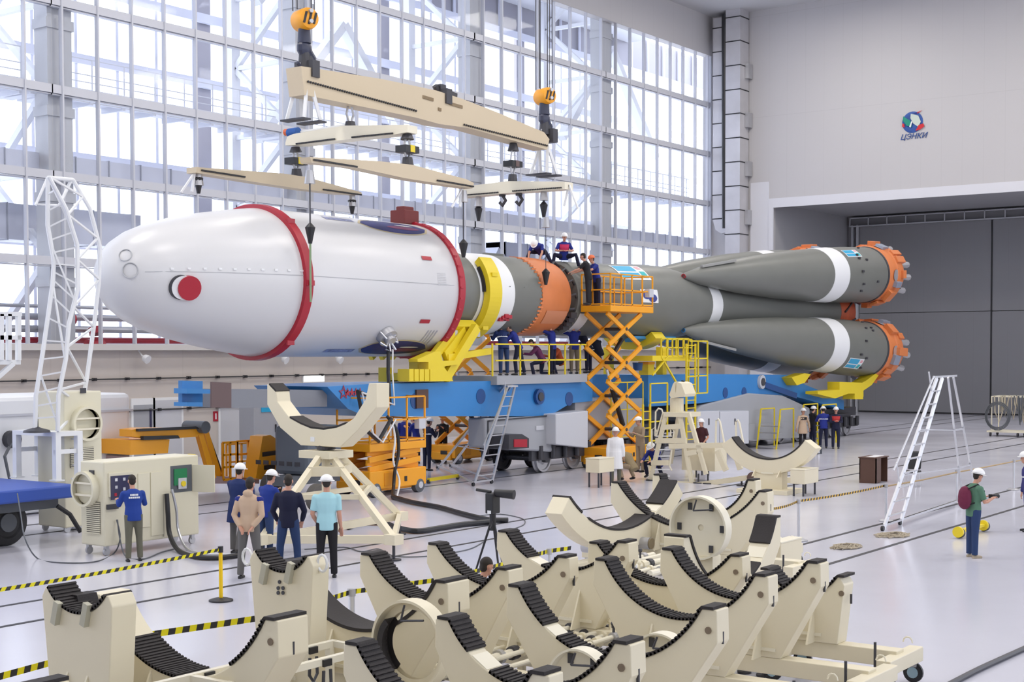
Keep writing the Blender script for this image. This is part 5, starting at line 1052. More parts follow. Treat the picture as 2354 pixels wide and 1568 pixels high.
# ================================================================= CRADLES ON THE FLOOR
ZT = 1.65
def cradle(lab, L, Rt, yb, T=.25, hw=.16, X=None, plane='X', segs=((0, 1),), zb=.48, bw=.62, crescent=0., base=True, teeth=True, ext=(.75, .75), straight=False, group=None, holes=True, topad=(1, 1)):
    """L, Rt: inner ends of the arc in the photo; yb: photo height of its lowest point."""
    if plane == 'X':
        if X is None: X = (G(*L, ZT).x+G(*Rt, ZT).x)/2
        f = lambda x, y: onX(x, y, X); S_ = V((0, -1, 0)); N = V((1, 0, 0))
    else:
        if X is None: X = (G(*L, ZT).y+G(*Rt, ZT).y)/2
        f = lambda x, y: onY(x, y, X); S_ = V((1, 0, 0)); N = V((0, 1, 0))
    a, b = f(*L), f(*Rt); z0 = (a.z+b.z)/2; mid = (a+b)/2; mid.z = z0; c = abs((b-a).dot(S_)); pb = f((L[0]+Rt[0])/2, yb); h = max(.15, z0-pb.z)
    R = (c*c/4+h*h)/(2*h); cz = R-h; th = math.asin(min(1, c/2/R)); th = th if cz > 0 else PI-th
    t = thing('transport_cradle', lab, 'cradle', (mid+N*T/2).xy.to_3d(), group='cream transport cradles on the floor')
    P = lambda s, z, n=0.: mid+S_*s+V((0, 0, z))+N*n
    arcp = [(-R*math.sin(th*(1-2*k/28))*-1*-1, cz-R*math.cos(th*(1-2*k/28))) for k in range(29)]
    zbot = zb-z0; hb = (bw*c/2 if bw < 1.5 else bw/2)
    if crescent:
        out = [(math.sin(-th+2*th*k/24)*(R+crescent), cz-math.cos(-th+2*th*k/24)*(R+crescent)) for k in range(25)][::-1]
        poly = arcp+out
    elif straight: poly = arcp+[(c/2+.03, 0.0), (c/2+.09, -.10), (c/2+.0, zbot), (-c/2+.04, zbot), (-c/2-.10, -.10), (-c/2-.04, .0)]
    else: poly = arcp+[(c/2+hw, .0), (c/2+hw*1.05, -.42*h-.05), (hb, zbot), (-hb, zbot), (-c/2-hw*1.05, -.42*h-.05), (-c/2-hw, 0)]
    pl_ = MB().prism([P(s, z) for s, z in poly], N*T).build('cradle_plate', CREAM, t, bevel=.012)
    # rubber lining, ribbed, over the arc and the horn tops
    n = max(18, int(2*th*R/.048)); 
    for (f0, f1) in segs:
        m = MB(); i0, i1 = int(n*f0), int(n*f1)
        for k in range(i0, i1):
            a0, a1 = -th+2*th*k/n, -th+2*th*(k+1)/n; am = (a0+a1)/2
            for (u0, u1, rr) in ((a0, a1, R-.022), (a0, am, R-.034)) if teeth else ((a0, a1, R-.035),):
                q = []
                for nn in (-.015, T+.015):
                    for u in (u0, u1):
                        for r_ in (R+.002, rr): q.append(P(math.sin(u)*r_, cz-math.cos(u)*r_, nn))
                m.add(q, [(0, 1, 3, 2), (4, 6, 7, 5), (0, 4, 5, 1), (2, 3, 7, 6), (0, 2, 6, 4), (1, 5, 7, 3)])
        if f0 == 0 and topad[0] and not crescent: m.prism([P(-c/2-hw*.8, .0, -.015), P(-c/2+.03, .0, -.015), P(-c/2+.0, .03, -.015), P(-c/2-hw*.8, .03, -.015)], N*(T+.03))
        if f1 == 1 and topad[1] and not crescent: m.prism([P(c/2+hw*.8, .0, -.015), P(c/2-.03, .0, -.015), P(c/2, .03, -.015), P(c/2+hw*.8, .03, -.015)], N*(T+.03))
        m.build('rubber_lining', RUB, t)
    for (f0, f1) in zip([s[1] for s in segs[:-1]], [s[0] for s in segs[1:]]):
        u = -th+2*th*(f0+f1)/2; q = P(math.sin(u)*(R+.02), cz-math.cos(u)*(R+.02), T/2); MB().obox(q, (S_*math.cos(u)+V((0, 0, math.sin(u))))*.1, N*(T/2-.01), (V((0, 0, math.cos(u)))-S_*math.sin(u))*.03).build('gap_block', CREAML, t) if f1-f0 > .02 else None
    if holes:
        for s in (c/2+hw*.45,): MB(30).cyl(P(s, -.2, -.01), P(s, -.2, .01), .035, n=12).build('bolt_hole', mat('hole_brown', (.2, .15, .1), .6), pl_)
        for s in (c/2+hw*.99,):
            m = MB(); m.obox(P(s, -.28, T/2), S_*.012, N*.01, V((0, 0, .06))); m.build('stencil_mark', DK, pl_)
    MB().obox(P(0, zbot+.1, -.01), S_*(hb*.9 if not crescent else .2), N*.008, V((0, 0, .02))).build('weld_strip', CREAML, pl_)
    for s in (-hb*.55, hb*.55):
        MB().prism([P(s-.012, zbot, 0), P(s-.012, zbot, -.22), P(s-.012, zbot+.5 if not crescent else zbot+.2, 0)], S_*.024).build('gusset', CREAM, t)
    if base:
        e0, e1 = -c/2-ext[0]*.6, c/2+ext[1]; zz = zb-z0
        MB().prism([P(e0, zz-.2, T/2-.12), P(e1, zz-.2, T/2-.12), P(e1, zz, T/2-.12), P(e0, zz, T/2-.12)], N*.24).build('base_beam', CREAM, t, bevel=.01)
        for e in (e0, e1):
            MB().prism([P(e-.09, zz-.22, T/2-.55), P(e+.09, zz-.22, T/2-.55), P(e+.09, zz-.04, T/2-.55), P(e-.09, zz-.04, T/2-.55)], N*1.1).build('cross_beam', CREAM, t, bevel=.01)
            for nn in (T/2-.45, T/2+.45):
                q = P(e, 0, nn); q.z = .125; w_ = MB(30).lathe(q-N*.0+S_*0+V((0, 0, 0))-N*.03, N, [(0, .04), (0, .08), (.01, .11), (.01, .125), (.05, .125), (.05, .08)], 20).build('castor_wheel', BLK, t)
                MB(30).cyl(q-N*.035, q+N*.03, .07, n=14).build('wheel_hub', mat('zinc_blue', (.35, .50, .58), .35, .3), w_); MB().bx(q.x-.05, q.x+.05, q.y-.05, q.y+.05, .2, zb-.2).build('castor_fork', STL, w_)
            q = P(e-.2*(1 if e > 0 else -1), 0, T/2-.3); MB(30).cyl((q.x, q.y, .03), (q.x, q.y, zb+.12), .018, n=8).cyl((q.x, q.y, 0.005), (q.x, q.y, .03), .09, n=14).build('screw_jack', DK, t)
            MB(30).tube([P(e+.05*math.cos(k)*1.2, zz+.02+.07*math.sin(k)+.03, T/2+.25) for k in (0, .6, 1.2, 1.8, 2.4, 3.1)], .01, 6).build('lifting_eye', CREAML, t)
    return t
C_ = cradle
C_('big cradle with long ribbed lining in the right foreground, directly behind the front round flange', (1391, 1290), (1735, 1324), 1425)
C_('foreground cradle whose lining is split in two ribbed pieces, centre of the front row', (1193, 1350), (1613, 1401), 1520, segs=((0, .2), (.27, 1)))
C_('cradle with ribbed lining second from the right end of the front row', (1544, 1265), (1856, 1295), 1379)
C_('small rearmost cradle at the right end of the front row, peeking out behind its neighbour', (1765, 1312), (1925, 1326), 1366, hw=.12, X=16.6, straight=True, T=.3)
C_('cradle half hidden behind the big one, rollers of the crescent cradle behind it', (1374, 1247), (1680, 1283), 1347, bw=.7, X=16.6)
C_('cradle with long ribbed lining, second left of the camera tripod', (850, 1277), (1143, 1310), 1390, T=.28)
C_('cradle just left of the camera tripod with the crouching person behind its arc', (1004, 1253), (1283, 1282), 1352, T=.2)
C_('cradle just right of the camera tripod with a gap in its lining', (1164, 1222), (1420, 1250), 1314, segs=((0, .24), (.36, 1)))
C_('cradle with broad dark lining, a silver barrier post standing behind its arc', (655, 1303), (1002, 1333), 1452, T=.38, teeth=False)
C_('low cradle at lower left with broad ribbed lining, right of the leftmost tall plate', (228, 1372), (609, 1418), 1560, T=.4, segs=((.2, .5), (.78, 1)))
C_('bottom centre cradle with a short ribbed lining on its left horn', (1032, 1424), (1412, 1481), 1586, segs=((0, .16), (.3, 1)))
C_('cradle at the bottom edge whose left horn rises beside the white hook rack', (822, 1492), (1222, 1541), 1660, T=.2)
C_('cradle horn cut by the bottom left corner of the picture', (-350, 1508), (38, 1562), 1700, T=.35)
C_('tall cream plate cradle with a small notch, before the five watchers', (588, 1268), (705, 1278), 1316, hw=.05, straight=True, T=.26, X=11.1, topad=(0, 0), holes=False)
C_('tall cream plate cradle with a small notch at the lower left, nearest the yellow post', (110, 1352), (243, 1367), 1411, hw=.05, straight=True, T=.3, X=8.75, topad=(0, 0), holes=False)
C_('far cradle left of the round flange with dark left lining, before the white lab coat', (1421, 1105), (1745, 1137), 1216, bw=.7)
C_('far cradle with right horn beside the round flange, nearest the cream trestle', (1516, 1090), (1719, 1108), 1186)
c1 = C_('crescent cradle turned sideways on two rollers, in front of the round flange', (1309, 1138), (1556, 1112), 1219, plane='Y', crescent=.36, hw=.2, T=.34, segs=((0, .12), (.18, .76), (.84, 1)), teeth=False, holes=False)
C_('cradle turned sideways whose right arm shows two dark pads, beside the cream box', (1585, 1228), (1784, 1196), 1352, plane='Y', T=.3, segs=((0, .5), (.6, .76), (.88, 1)), teeth=False, holes=False)
c2 = C_('crescent cradle on the low cream frame beyond the foreground, before the group by the tail', (1682, 1003), (1850, 1014), 1057, X=38.0, crescent=.42, T=.4, teeth=False, base=False, holes=False)
zl = onX(1766, 1057, 38.0).z-.37; MB().bx(38.02, 38.38, c2.location.y-.45, c2.location.y+.45, .002, zl).bx(37.6, 38.8, c2.location.y-.8, c2.location.y+.8, .002, .12).build('pedestal', CREAM, c2)
for x, y in ((1343, 1240), (1522, 1222)):
    c = onY(x, y, 11.4); t = c1; q = MB(30).cyl(c1.matrix_basis.translation+V((-.45 if x < 1400 else .55, -.35, .62)), c1.matrix_basis.translation+V((-.45 if x < 1400 else .55, .45, .62)), .11, n=18).build('roller', STL, c1)
    MB(30).cyl(c1.matrix_basis.translation+V((-.45 if x < 1400 else .55, -.38, .62)), c1.matrix_basis.translation+V((-.45 if x < 1400 else .55, -.33, .62)), .1, n=18).build('roller_cap', mat('bronze', (.25, .2, .12), .5, .3), q)
# mooring plate fittings on the two tall plates
def pale_clip(X, pts, par):
    for x, y in pts: c = onX(x, y, X); MB().obox(c+V((-.03, 0, 0)), V((.03, 0, 0)), V((0, .035, .012)), V((0, -.03, .11))).build('clip_plate', mat('clip_olive', (.45, .43, .33), .5), par)
for o in [o for o in COL.objects if o.get('label', '').startswith('tall cream plate')]:
    X = 11.1 if 'before' in o['label'] else 8.75
    if 'before' in o['label']:
        pale_clip(X, ((612, 1318), (670, 1316)), o)
        for x, y in ((568, 1280), (741, 1295)): c = onX(x, y, X+.1); MB(30).tube([c+V((0, .07*math.cos(a), .09*math.sin(a))) for a in [k*PI/6 for k in range(13)]], .016, 6).build('lifting_ring', WHT, o)
        m = MB()
        for x, y in ((643, 1338), (640, 1352), (651, 1352), (640, 1363), (651, 1363)): c = onX(x, y, X-.005); MB(30).cyl(c, c+V((-.01, 0, 0)), .022, n=8).build('bolt_hole', DK, o)
    else:
        pale_clip(X, ((136, 1408), (203, 1412)), o)
        c = onX(175, 1395, X+.2); MB().obox(c+V((.1, 0, .05)), V((.12, 0, 0)), V((0, .07, 0)), V((0, .03, .07))).build('loose_rubber', RUB, o)
# round flanges
def flange(lab, x, y, r, X, hole, dark=True):
    c = onX(x, y, X); t = thing('round_flange', lab, 'flange', (c.x, c.y, 0)); o = MB(40).lathe(c, (-1, 0, 0), [(-.02, r*hole), (-.02, r), (.16, r), (.16, r*.94), (.05, r*.93), (.05, r*hole)], 48, cap=False).build('flange_rim', CREAML if not dark else CREAM, t)
    if hole > .5: MB(40).lathe(c, (-1, 0, 0), [(.03, r*hole-.07), (.03, r*hole), (.2, r*hole), (.2, r*hole-.07)], 24, cap=False, a0=-.9, a1=.8).build('rubber_lining', RUB, t)
    else:
        MB().lathe(c, (-1, 0, 0), [(0, .01), (0, r*.93), (.04, r*.93)], 40).build('flange_plate', CREAM, t)
        for k in range(6): a = k*1.05; q = c+V((-.05, math.cos(a)*r*.75, math.sin(a)*r*.75)); MB().obox(q, V((.02, 0, 0)), V((0, .03, 0)), V((0, 0, .05))).build('flange_slot', DK, t)
    MB().bx(c.x-.12, c.x+.12, c.y-r*.5, c.y+r*.5, .02, c.z-r*.86).build('flange_stand', CREAM, t)
    MB(30).cyl(c+V((-.18, 0, r*.9)), c+V((-.18, .05, r*.55)), .012, n=6).cyl(c+V((-.18, .05, r*.55)), c+V((-.18, -.25, r*.62)), .012, n=6).build('locking_lever', DK, t); return t
flange('large open ring flange with dark lining standing in the front row left of centre', 956, 1480, .475, 11.35, .76)
flange('round cream flange with slots standing between the far cradles', 1615, 1212, .45, 17.9, .1, False)
flange('white-rimmed round flange at bottom right of centre in front of the big cradle', 1530, 1528, .36, 13.2, .15, False)
flange('white-rimmed round flange half cut by the bottom edge, left of its twin', 1345, 1568, .36, 12.0, .15, False)
# bundles of cream rods and fittings between the cradles
def rods(lab, x, y, n, L, w, z=.42):
    c = G(x, y, z); t = thing('rod_rack', lab, 'rod rack', (c.x, c.y, 0), group='racks of cream rods'); random.seed(int(x))
    for k in range(n):
        yy = c.y+(k-(n-1)/2)*w/n; zz = z+random.uniform(-.05, .12); x0 = c.x-L/2+random.uniform(-.15, .15); r = random.choice((.03, .04, .055)); o = MB(30).cyl((x0, yy, zz), (x0+L, yy, zz), r, n=10).build('rod', CREAML, t)
        for j in range(3): xx = x0+L*random.uniform(.1, .9); MB(30).cyl((xx, yy, zz), (xx+random.uniform(.05, .14), yy, zz), r+.03, n=10).build('collar', random.choice((STL, CREAM, DK)), o)
        if k % 2 == 0: xx = x0+L*random.uniform(.2, .8); MB(30).cyl((xx, yy, zz), (xx, yy, zz+.16), .02, n=6).sph((xx, yy, zz+.17), .04, n=8).build('valve_stem', random.choice((DK, CREAM)), o)
    for xx in (c.x-L*.38, c.x+L*.38): MB().bx(xx-.06, xx+.06, c.y-w/2-.1, c.y+w/2+.1, z-.16, z-.08).build('cross_bar', CREAM, t)
    for xx in (c.x-L*.38, c.x+L*.38):
        for yy in (c.y-w/2, c.y+w/2): MB().bx(xx-.04, xx+.04, yy-.04, yy+.04, 0.002, z-.16).build('leg', CREAM, t)
    return t
rods('rack of cream rods on the floor below the cradle left of the tripod', 1190, 1510, 5, 1.7, .8)
rods('rack of cream rods and couplings behind the two-piece lining cradle', 1370, 1462, 6, 1.6, .9)
rods('rack of cream rods behind the big foreground cradle', 1490, 1308, 6, 1.6, 1.0)
rods('rack of cream rods by the cradle with two dark pads', 1700, 1248, 6, 1.5, 1.2)
rods('rack of cream rods at bottom centre beside the open ring flange', 1045, 1545, 5, 1.2, .7)
# counterweight boxes
def cbox(lab, x, y, sx, sy, sz, z=0.25, feet=True):
    c = G(x, y, z); t = thing('counterweight_box', lab, 'box', (c.x+sx/2, c.y+sy/2, 0)); b_ = MB().bx(c.x, c.x+sx, c.y, c.y+sy, z, z+sz).build('box_body', CREAM, t, bevel=.015); MB().bx(c.x-.01, c.x+sx+.01, c.y-.01, c.y+sy+.01, z+sz+.001, z+sz+.02).build('box_lid', CREAML, t)
    for dx in (.08, sx-.08):
        for dy in (.08, sy-.08): MB(30).cyl((c.x+dx, c.y+dy, .002), (c.x+dx, c.y+dy, z), .03, n=8).build('foot', DK, t)
    return t
cbox('large cream box behind the cradle with two dark pads, right end of the clutter', 1795, 1313, .9, .25, .5, .15)
cbox('cream counterweight box left of the white lab coat', 1378, 1088, .85, .5, .42, .45)
cbox('cream counterweight box at the right end of the low trestle frame', 1850, 1114, .95, .45, .4, .35)
cbox('pale cream box on the frame beside the person with long dark hair', 1603, 1035, 1.0, .4, .16, .9)
# white pipe rack in the left foreground
pr_ = thing('hook_rack', 'white frame rack with black clips and hanging hooks at the bottom left', 'rack', (12, 10.4, 0)); zr = 1.0
r1, r2 = G(764, 1476, zr), G(853, 1489, zr); y1, y2 = r1.y, r2.y; xe = (r1.x+r2.x)/2
for yy in (y1, y2): MB().bx(8.2, xe+.03, yy-.035, yy+.035, zr-.05, zr+.02).build('long_rail', WHT if 0 else CREAML, pr_)
for k in range(5): MB().bx(xe-.03-k*1.0, xe+.04-k*1.0, y2, y1, zr-.05, zr+.015).build('cross_rail', CREAML, pr_)
for xx in (xe-.05, xe-3.0):
    for yy in (y1, y2): MB().bx(xx-.035, xx+.035, yy-.035, yy+.035, 0.002, zr-.05).build('leg', CREAML, pr_)
for yy in (y1, y2): MB().bx(8.4, xe, yy-.03, yy+.03, .3, .36).build('lower_rail', CREAML, pr_)
for k in range(9):
    xx = xe-.35-k*.36; yy = y2-.045 if k % 2 else y1-.045; o = MB().bx(xx-.06, xx+.06, yy-.015, yy+.01, zr-.06, zr+.01).build('clip', BLK, pr_)
    MB(30).tube([(xx-.05, yy, zr-.1), (xx-.06, yy, zr-.28), (xx, yy, zr-.36), (xx+.06, yy, zr-.28), (xx+.05, yy, zr-.1)], .018, 6).build('hook', DK, o); MB(30).sph((xx, yy, zr-.46), .09, (.8, .5, 1.3), 10).build('shackle', STL, o)
# ================================================================= CREAM U-SHAPED STAND AND TRESTLE
XU = 22.6; us = thing('cradle_stand', 'tall cream stand with a U-shaped saddle on three splayed legs behind the watchers', 'stand', (22.2, 20.4, 0))
fu = lambda x, y: onX(500+x/3.408, 860+y/3.408, XU)
UP = [(388, 78), (388, 240), (490, 420), (650, 558), (960, 575), (1100, 440), (1245, 262), (1245, 72), (1185, 72), (1158, 200), (1065, 348), (1000, 392), (930, 420), (830, 436), (730, 425), (650, 392), (565, 345), (468, 215), (460, 140), (400, 80)]
MB().prism([fu(*p) for p in UP], (.42, 0, 0)).build('saddle_frame', CREAM, us, bevel=.015)
m = MB(); q = [(565, 345), (650, 392), (730, 425), (830, 436), (930, 420), (1000, 392)]
for a, b in zip(q, q[1:]): A_, B_ = fu(*a), fu(*b); m.prism([A_, B_, B_+V((0, 0, .04)), A_+V((0, 0, .04))], (.42, 0, 0))
m.build('rubber_lining', RUB, us); m = MB(); A_, B_ = fu(400, 82), fu(455, 140); m.prism([A_, B_, B_+V((0, -.03, .03)), A_+V((0, -.03, .03))], (.42, 0, 0)); m.build('rubber_lining', RUB, us)
A_ = fu(735, 510); MB().bx(XU-.01, XU, A_.y-.1, A_.y+.02, A_.z-.05, A_.z+.05).build('label_plate', WHT, us)
ctop = fu(800, 600); hp = V((XU+.2, ctop.y, ctop.z)); MB().cyl(hp+V((0, 0, .02)), hp+V((0, 0, .14)), .2, n=20).build('swivel', DK, us)
MB().obox(hp-V((0, 0, .08)), V((.38, 0, 0)), V((0, .45, 0)), V((0, 0, .08))).build('head_plate', CREAM, us)
RC, LC, BC = G(905, 1240, .42), G(602, 1240, .42), G(745, 1202, .42); BC = V((24.6, 20.9, .42))
for k, c in enumerate((RC, LC, BC)):
    d = (c-hp); d.z = 0; s0 = hp+d.normalized()*.36-V((0, 0, .15)); MB().bar(s0, c, .12, .14).build('leg', CREAM, us); MB().bx(c.x-.14, c.x+.14, c.y-.14, c.y+.14, c.z-.1, c.z+.1).build('corner_block', CREAM, us); MB(30).cyl((c.x, c.y, .03), (c.x, c.y, c.z), .03, n=8).cyl((c.x, c.y, .002), (c.x, c.y, .03), .15, n=16).build('screw_foot', DK, us)
    n_ = (RC, LC, BC)[(k+1) % 3]; MB().bar(c, n_, .1, .16).build('base_beam', CREAM, us)
    MB().bar(s0.lerp(c, .5), (hp+((n_-hp)*V((1, 1, 0))).normalized()*.36-V((0, 0, .15))).lerp(n_, .5), .08, .1).build('mid_brace', CREAM, us)
    MB().bar(s0.lerp(c, .18), (hp+((n_-hp)*V((1, 1, 0))).normalized()*.36-V((0, 0, .15))).lerp(n_, .18), .06, .2).build('upper_brace', CREAM, us)
MB().cyl(hp-V((0, 0, .1)), V((hp.x, hp.y, .9)), .1, n=12).build('centre_post', CREAM, us)
# trestle
ts = thing('access_trestle', 'cream trestle tower with ladder and forked head rising in front of the tall lift', 'trestle', G(1560, 1115))
XT_ = 39.6; ft = lambda x, y, dx=0.: onX(1320+x/3.923, 860+y/3.923, XT_+dx)
hd_ = ft(925, 150, .4)
MB().prism([ft(*p) for p in ((858, 185), (890, 90), (905, 70), (915, 175), (925, 70), (965, 85), (1000, 180), (990, 205), (870, 215))], (.7, 0, 0)).build('fork_head', CREAM, ts)
MB().cyl(ft(925, 215, .35), ft(925, 345, .35), .22, n=16).build('neck', CREAM, ts); MB().bx(XT_+.35, XT_+.45, ft(925, 70).y-.035, ft(925, 70).y+.035, ft(925, 170).z, ft(925, 60).z).build('dark_slot', BLK, ts)
MB().bx(XT_-.1, XT_+.8, ft(1030, 350).y, ft(820, 350).y, ft(900, 385).z, ft(900, 345).z).build('top_plate', CREAM, ts)
for (a, b) in (((955, 380), (1060, 975)), ((1030, 350), (1190, 905))): MB().bar(ft(*a), ft(*b), .1, .12).build('leg', CREAM, ts)
for (a, b, d0, d1) in (((830, 350), (690, 950), 0, 0), ((940, 380), (870, 800), .8, 1.2)): MB().bar(ft(*a, d0), ft(*b, d1), .1, .12).build('leg', CREAM, ts)
for (a, b) in (((740, 600), (1010, 600)), ((800, 480), (980, 470)), ((1000, 720), (1110, 700)), ((700, 800), (860, 800)), ((860, 650), (1440, 640)), ((1430, 650), (1500, 860)), ((1290, 690), (1370, 870)), ((470, 975), (720, 985)), ((880, 985), (1100, 1000)), ((1100, 1000), (1560, 935)), ((1560, 935), (1990, 960)), ((1130, 640), (1130, 700))):
    MB().bar(ft(*a), ft(*b), .12, .16).build('frame_beam', CREAM, ts)
m = MB()
for k in range(7): m = MB().bar(ft(735-k*6, 560+k*60), ft(880-k*3, 560+k*60), .035).build('rung', WHT, ts)
for P_ in (((730, 560), (735, 340), (760, 310), (790, 320), (800, 350), (740, 560)), ((700, 650), (700, 500), (730, 480), (740, 520)), ((870, 560), (870, 500), (885, 485), (900, 520), (860, 830), (880, 870))):
    MB(30).tube([ft(*p) for p in P_], .03, 6).build('hand_rail', CREAML, ts)
for P_ in (((1275, 640), (1280, 420), (1300, 405), (1315, 430), (1355, 630)), ((1460, 640), (1458, 430), (1475, 415), (1490, 440), (1530, 650))):
    MB(30).tube([ft(*p) for p in P_], .035, 6).build('hand_rail', CREAML, ts)
for (x, y) in ((1510, 930), (1900, 1000), (1205, 935), (1120, 1000), (690, 985), (1780, 980)):
    c = ft(x, y); MB(30).cyl((c.x, c.y, .03), (c.x, c.y, max(.3, c.z)), .03, n=8).cyl((c.x, c.y, .002), (c.x, c.y, .03), .16, n=16).build('screw_foot', DK, ts)
MB(30).cyl(ft(1610, 935, -.1), ft(1610, 935, .35), .18, n=14).build('motor', mat('motor_brown', (.12, .07, .06), .5), ts)
m = MB()
random.seed(3)
for k in range(14): c = ft(random.uniform(1660, 1920), random.uniform(860, 930), .3); MB().obox(c, V((.07, 0, 0)), V((0, .08, 0)), V((0, 0, .05))).build('clamp_fitting', random.choice((DK, CREAM, STL)), ts)
MB().bx(XT_+.5, XT_+1.3, ft(1200, 900).y, ft(900, 900).y, .35, 1.1).build('hopper', CREAM, ts)
# ================================================================= BARRIERS
TAPE_B, TAPE_Y, TAPE_O = BLK, mat('tape_yellow', (.75, .66, .0), .5), mat('tape_amber', (.70, .42, .05), .5)
def tape(lab, P, z=.86, h=.055, slant=.5, step=.085, yel=None, sag=.03):
    q = [G(x, y, z) for x, y in P]; m = MB(); k = 0; yel = yel or TAPE_Y
    for i, (a, b) in enumerate(zip(q, q[1:])):
        L = (b-a).length; n = max(2, int(L/step)); d = (b-a)/n
        for j in range(n):
            s0 = -sag*4*(j/n)*(1-j/n); s1 = -sag*4*((j+1)/n)*(1-(j+1)/n)
            p0, p1 = a+d*j, a+d*(j+1); sl = d*slant; m.k = k % 2; k += 1
            u = V((0, 0, s0)); w_ = V((0, 0, s1)); t_ = V((0, .004, 0))
            vs = [p0+u-V((0, 0, h/2)), p1+w_-V((0, 0, h/2)), p1+w_+sl+V((0, 0, h/2)), p0+u+sl+V((0, 0, h/2))]
            m.add(vs+[v_+t_ for v_ in vs], [(0, 1, 2, 3), (7, 6, 5, 4), (0, 4, 5, 1), (3, 2, 6, 7)])
    return tag(m.build('barrier_tape', [yel, TAPE_B]), lab, 'barrier tape')
def post(lab, x, y, m_, base_r=.17, z=.86, r=.032, base_m=None):
    c = G(x, y, z); t = thing('barrier_post', lab, 'barrier post', (c.x, c.y, 0), group='barrier posts' ); MB(40).cyl((c.x, c.y, .02), (c.x, c.y, z+.03), r, n=14).build('post_tube', m_, t)
    MB(40).lathe((c.x, c.y, 0), (0, 0, 1), [(.002, base_r), (.025, base_r), (.05, base_r*.6), (.06, r)], 28).build('post_base', base_m or STL, t); MB(40).cyl((c.x, c.y, z-.05), (c.x, c.y, z+.05), r+.012, n=14).build('post_head', base_m or STL, t)
tape('yellow and black tape from the left picture edge up to the yellow post', [(-120, 1375), (507, 1263)])
post('bright yellow barrier post on a round black base, standing free at left', 507, 1263, mat('post_yellow', (.85, .55, .0), .4), .2, base_m=BLK)
tape('yellow and black tape between the two tall plates at lower left', [(301, 1466), (590, 1422)], slant=.2, h=.075, step=.09, sag=.0)
tape('yellow and black tape at the lower left corner, left of the leftmost tall plate', [(-60, 1572), (130, 1520)], slant=.2, h=.07, step=.09, sag=.0)
tape('yellow and black tape from behind the notched plate past the silver post to the cradles', [(735, 1384), (808, 1361), (1000, 1334), (1110, 1310), (1210, 1282), (1262, 1267), (1312, 1260)], slant=.15, h=.065, step=.075, sag=.0)
post('silver barrier post behind the cradle with broad dark lining', 808, 1362, ALU, z=.86, r=.045)
post('silver barrier post behind the cradle right of the camera tripod', 1262, 1268, ALU)
tape('amber and black tape running from the cream box to the desk', [(1775, 1170), (1835, 1152), (2037, 1116)], yel=TAPE_O, slant=.4, step=.07, h=.05)
post('silver barrier post with round base standing on the open floor right of the clutter', 1836, 1153, ALU, .2)
post('silver barrier post between the brown desk and the feet of the tall ladder', 2037, 1117, ALU)
post('silver barrier post behind the photographer', 2199, 1084, ALU, .2)
post('silver barrier post nearest the person at the right picture edge', 2331, 1060, ALU, .2)
q = [G(x, y, .84) for x, y in ((2037, 1118), (2118, 1104), (2199, 1086), (2265, 1074), (2331, 1061), (2420, 1046))]
tag(MB(30).tube(q, .02, 6).build('barrier_rope', mat('rope_tan', (.42, .30, .16), .8)), 'tan rope strung between the barrier posts behind the photographer', 'rope')
post('silver barrier post hidden behind the low cradle at lower left', 303, 1465, ALU)
# ================================================================= SMALL THINGS
c = G(2014, 1112); ds = thing('lectern_desk', 'small dark brown desk with papers standing before the aluminium ladder', 'desk', c); w_, d_, h_ = .95, .55, .78
MB().bx(c.x, c.x+.04, c.y, c.y+d_, 0.002, h_).bx(c.x, c.x+.03, c.y, c.y+.03, 0.002, h_).build('side_panel', BRN, ds); MB().bx(c.x+w_-.04, c.x+w_, c.y, c.y+d_, 0.002, h_).build('side_panel', BRN, ds); MB().bx(c.x-.03, c.x+w_+.03, c.y-.03, c.y+d_+.03, h_, h_+.03).build('desk_top', BRN, ds); MB().bx(c.x, c.x+w_, c.y+d_-.03, c.y+d_, .1, h_).build('back_panel', BRN, ds); MB().bx(c.x, c.x+w_*.42, c.y, c.y+.02, .02, h_).build('front_panel', BRN, ds)
for k in range(3): tag(MB().bx(c.x+.08+k*.28, c.x+.3+k*.28, c.y+.08, c.y+.38, h_+.031, h_+.036+k*.004).build('paper_sheet', WCL), ['white paper sheet on the left of the brown desk top', 'white paper sheet in the middle of the brown desk top', 'white paper sheet on the right of the brown desk top'][k], 'paper', 'papers on the brown desk')
c = G(2096, 1118); ch = thing('office_chair', 'black chair on thin metal legs behind the tall ladder', 'chair', c)
MB().bx(c.x-.22, c.x+.22, c.y-.22, c.y+.22, .42, .48).build('seat', BLK, ch, bevel=.02); MB().obox((c.x+.26, c.y, .78), V((.03, 0, .02)), V((0, .2, 0)), V((.05, 0, .26))).build('backrest', BLK, ch, bevel=.02)
for dx in (-.2, .2):
    for dy in (-.2, .2): MB(30).cyl((c.x+dx, c.y+dy, .02), (c.x+dx*.8, c.y+dy*.8, .43), .013, n=6).build('leg', ALU, ch)
sg = G(1880, 1044); t = thing('floor_sign', 'small white board standing on the floor below the group by the tail', 'sign', sg); MB().bx(sg.x-.2, sg.x+.2, sg.y-.012, sg.y+.012, .03, .32).build('board', mat('board_white', (.75, .76, .80), .5), t)
for dx in (-.18, .18): MB().bx(sg.x+dx-.012, sg.x+dx+.012, sg.y-.1, sg.y+.1, .003, .34).build('stand_leg', GRYD, t)
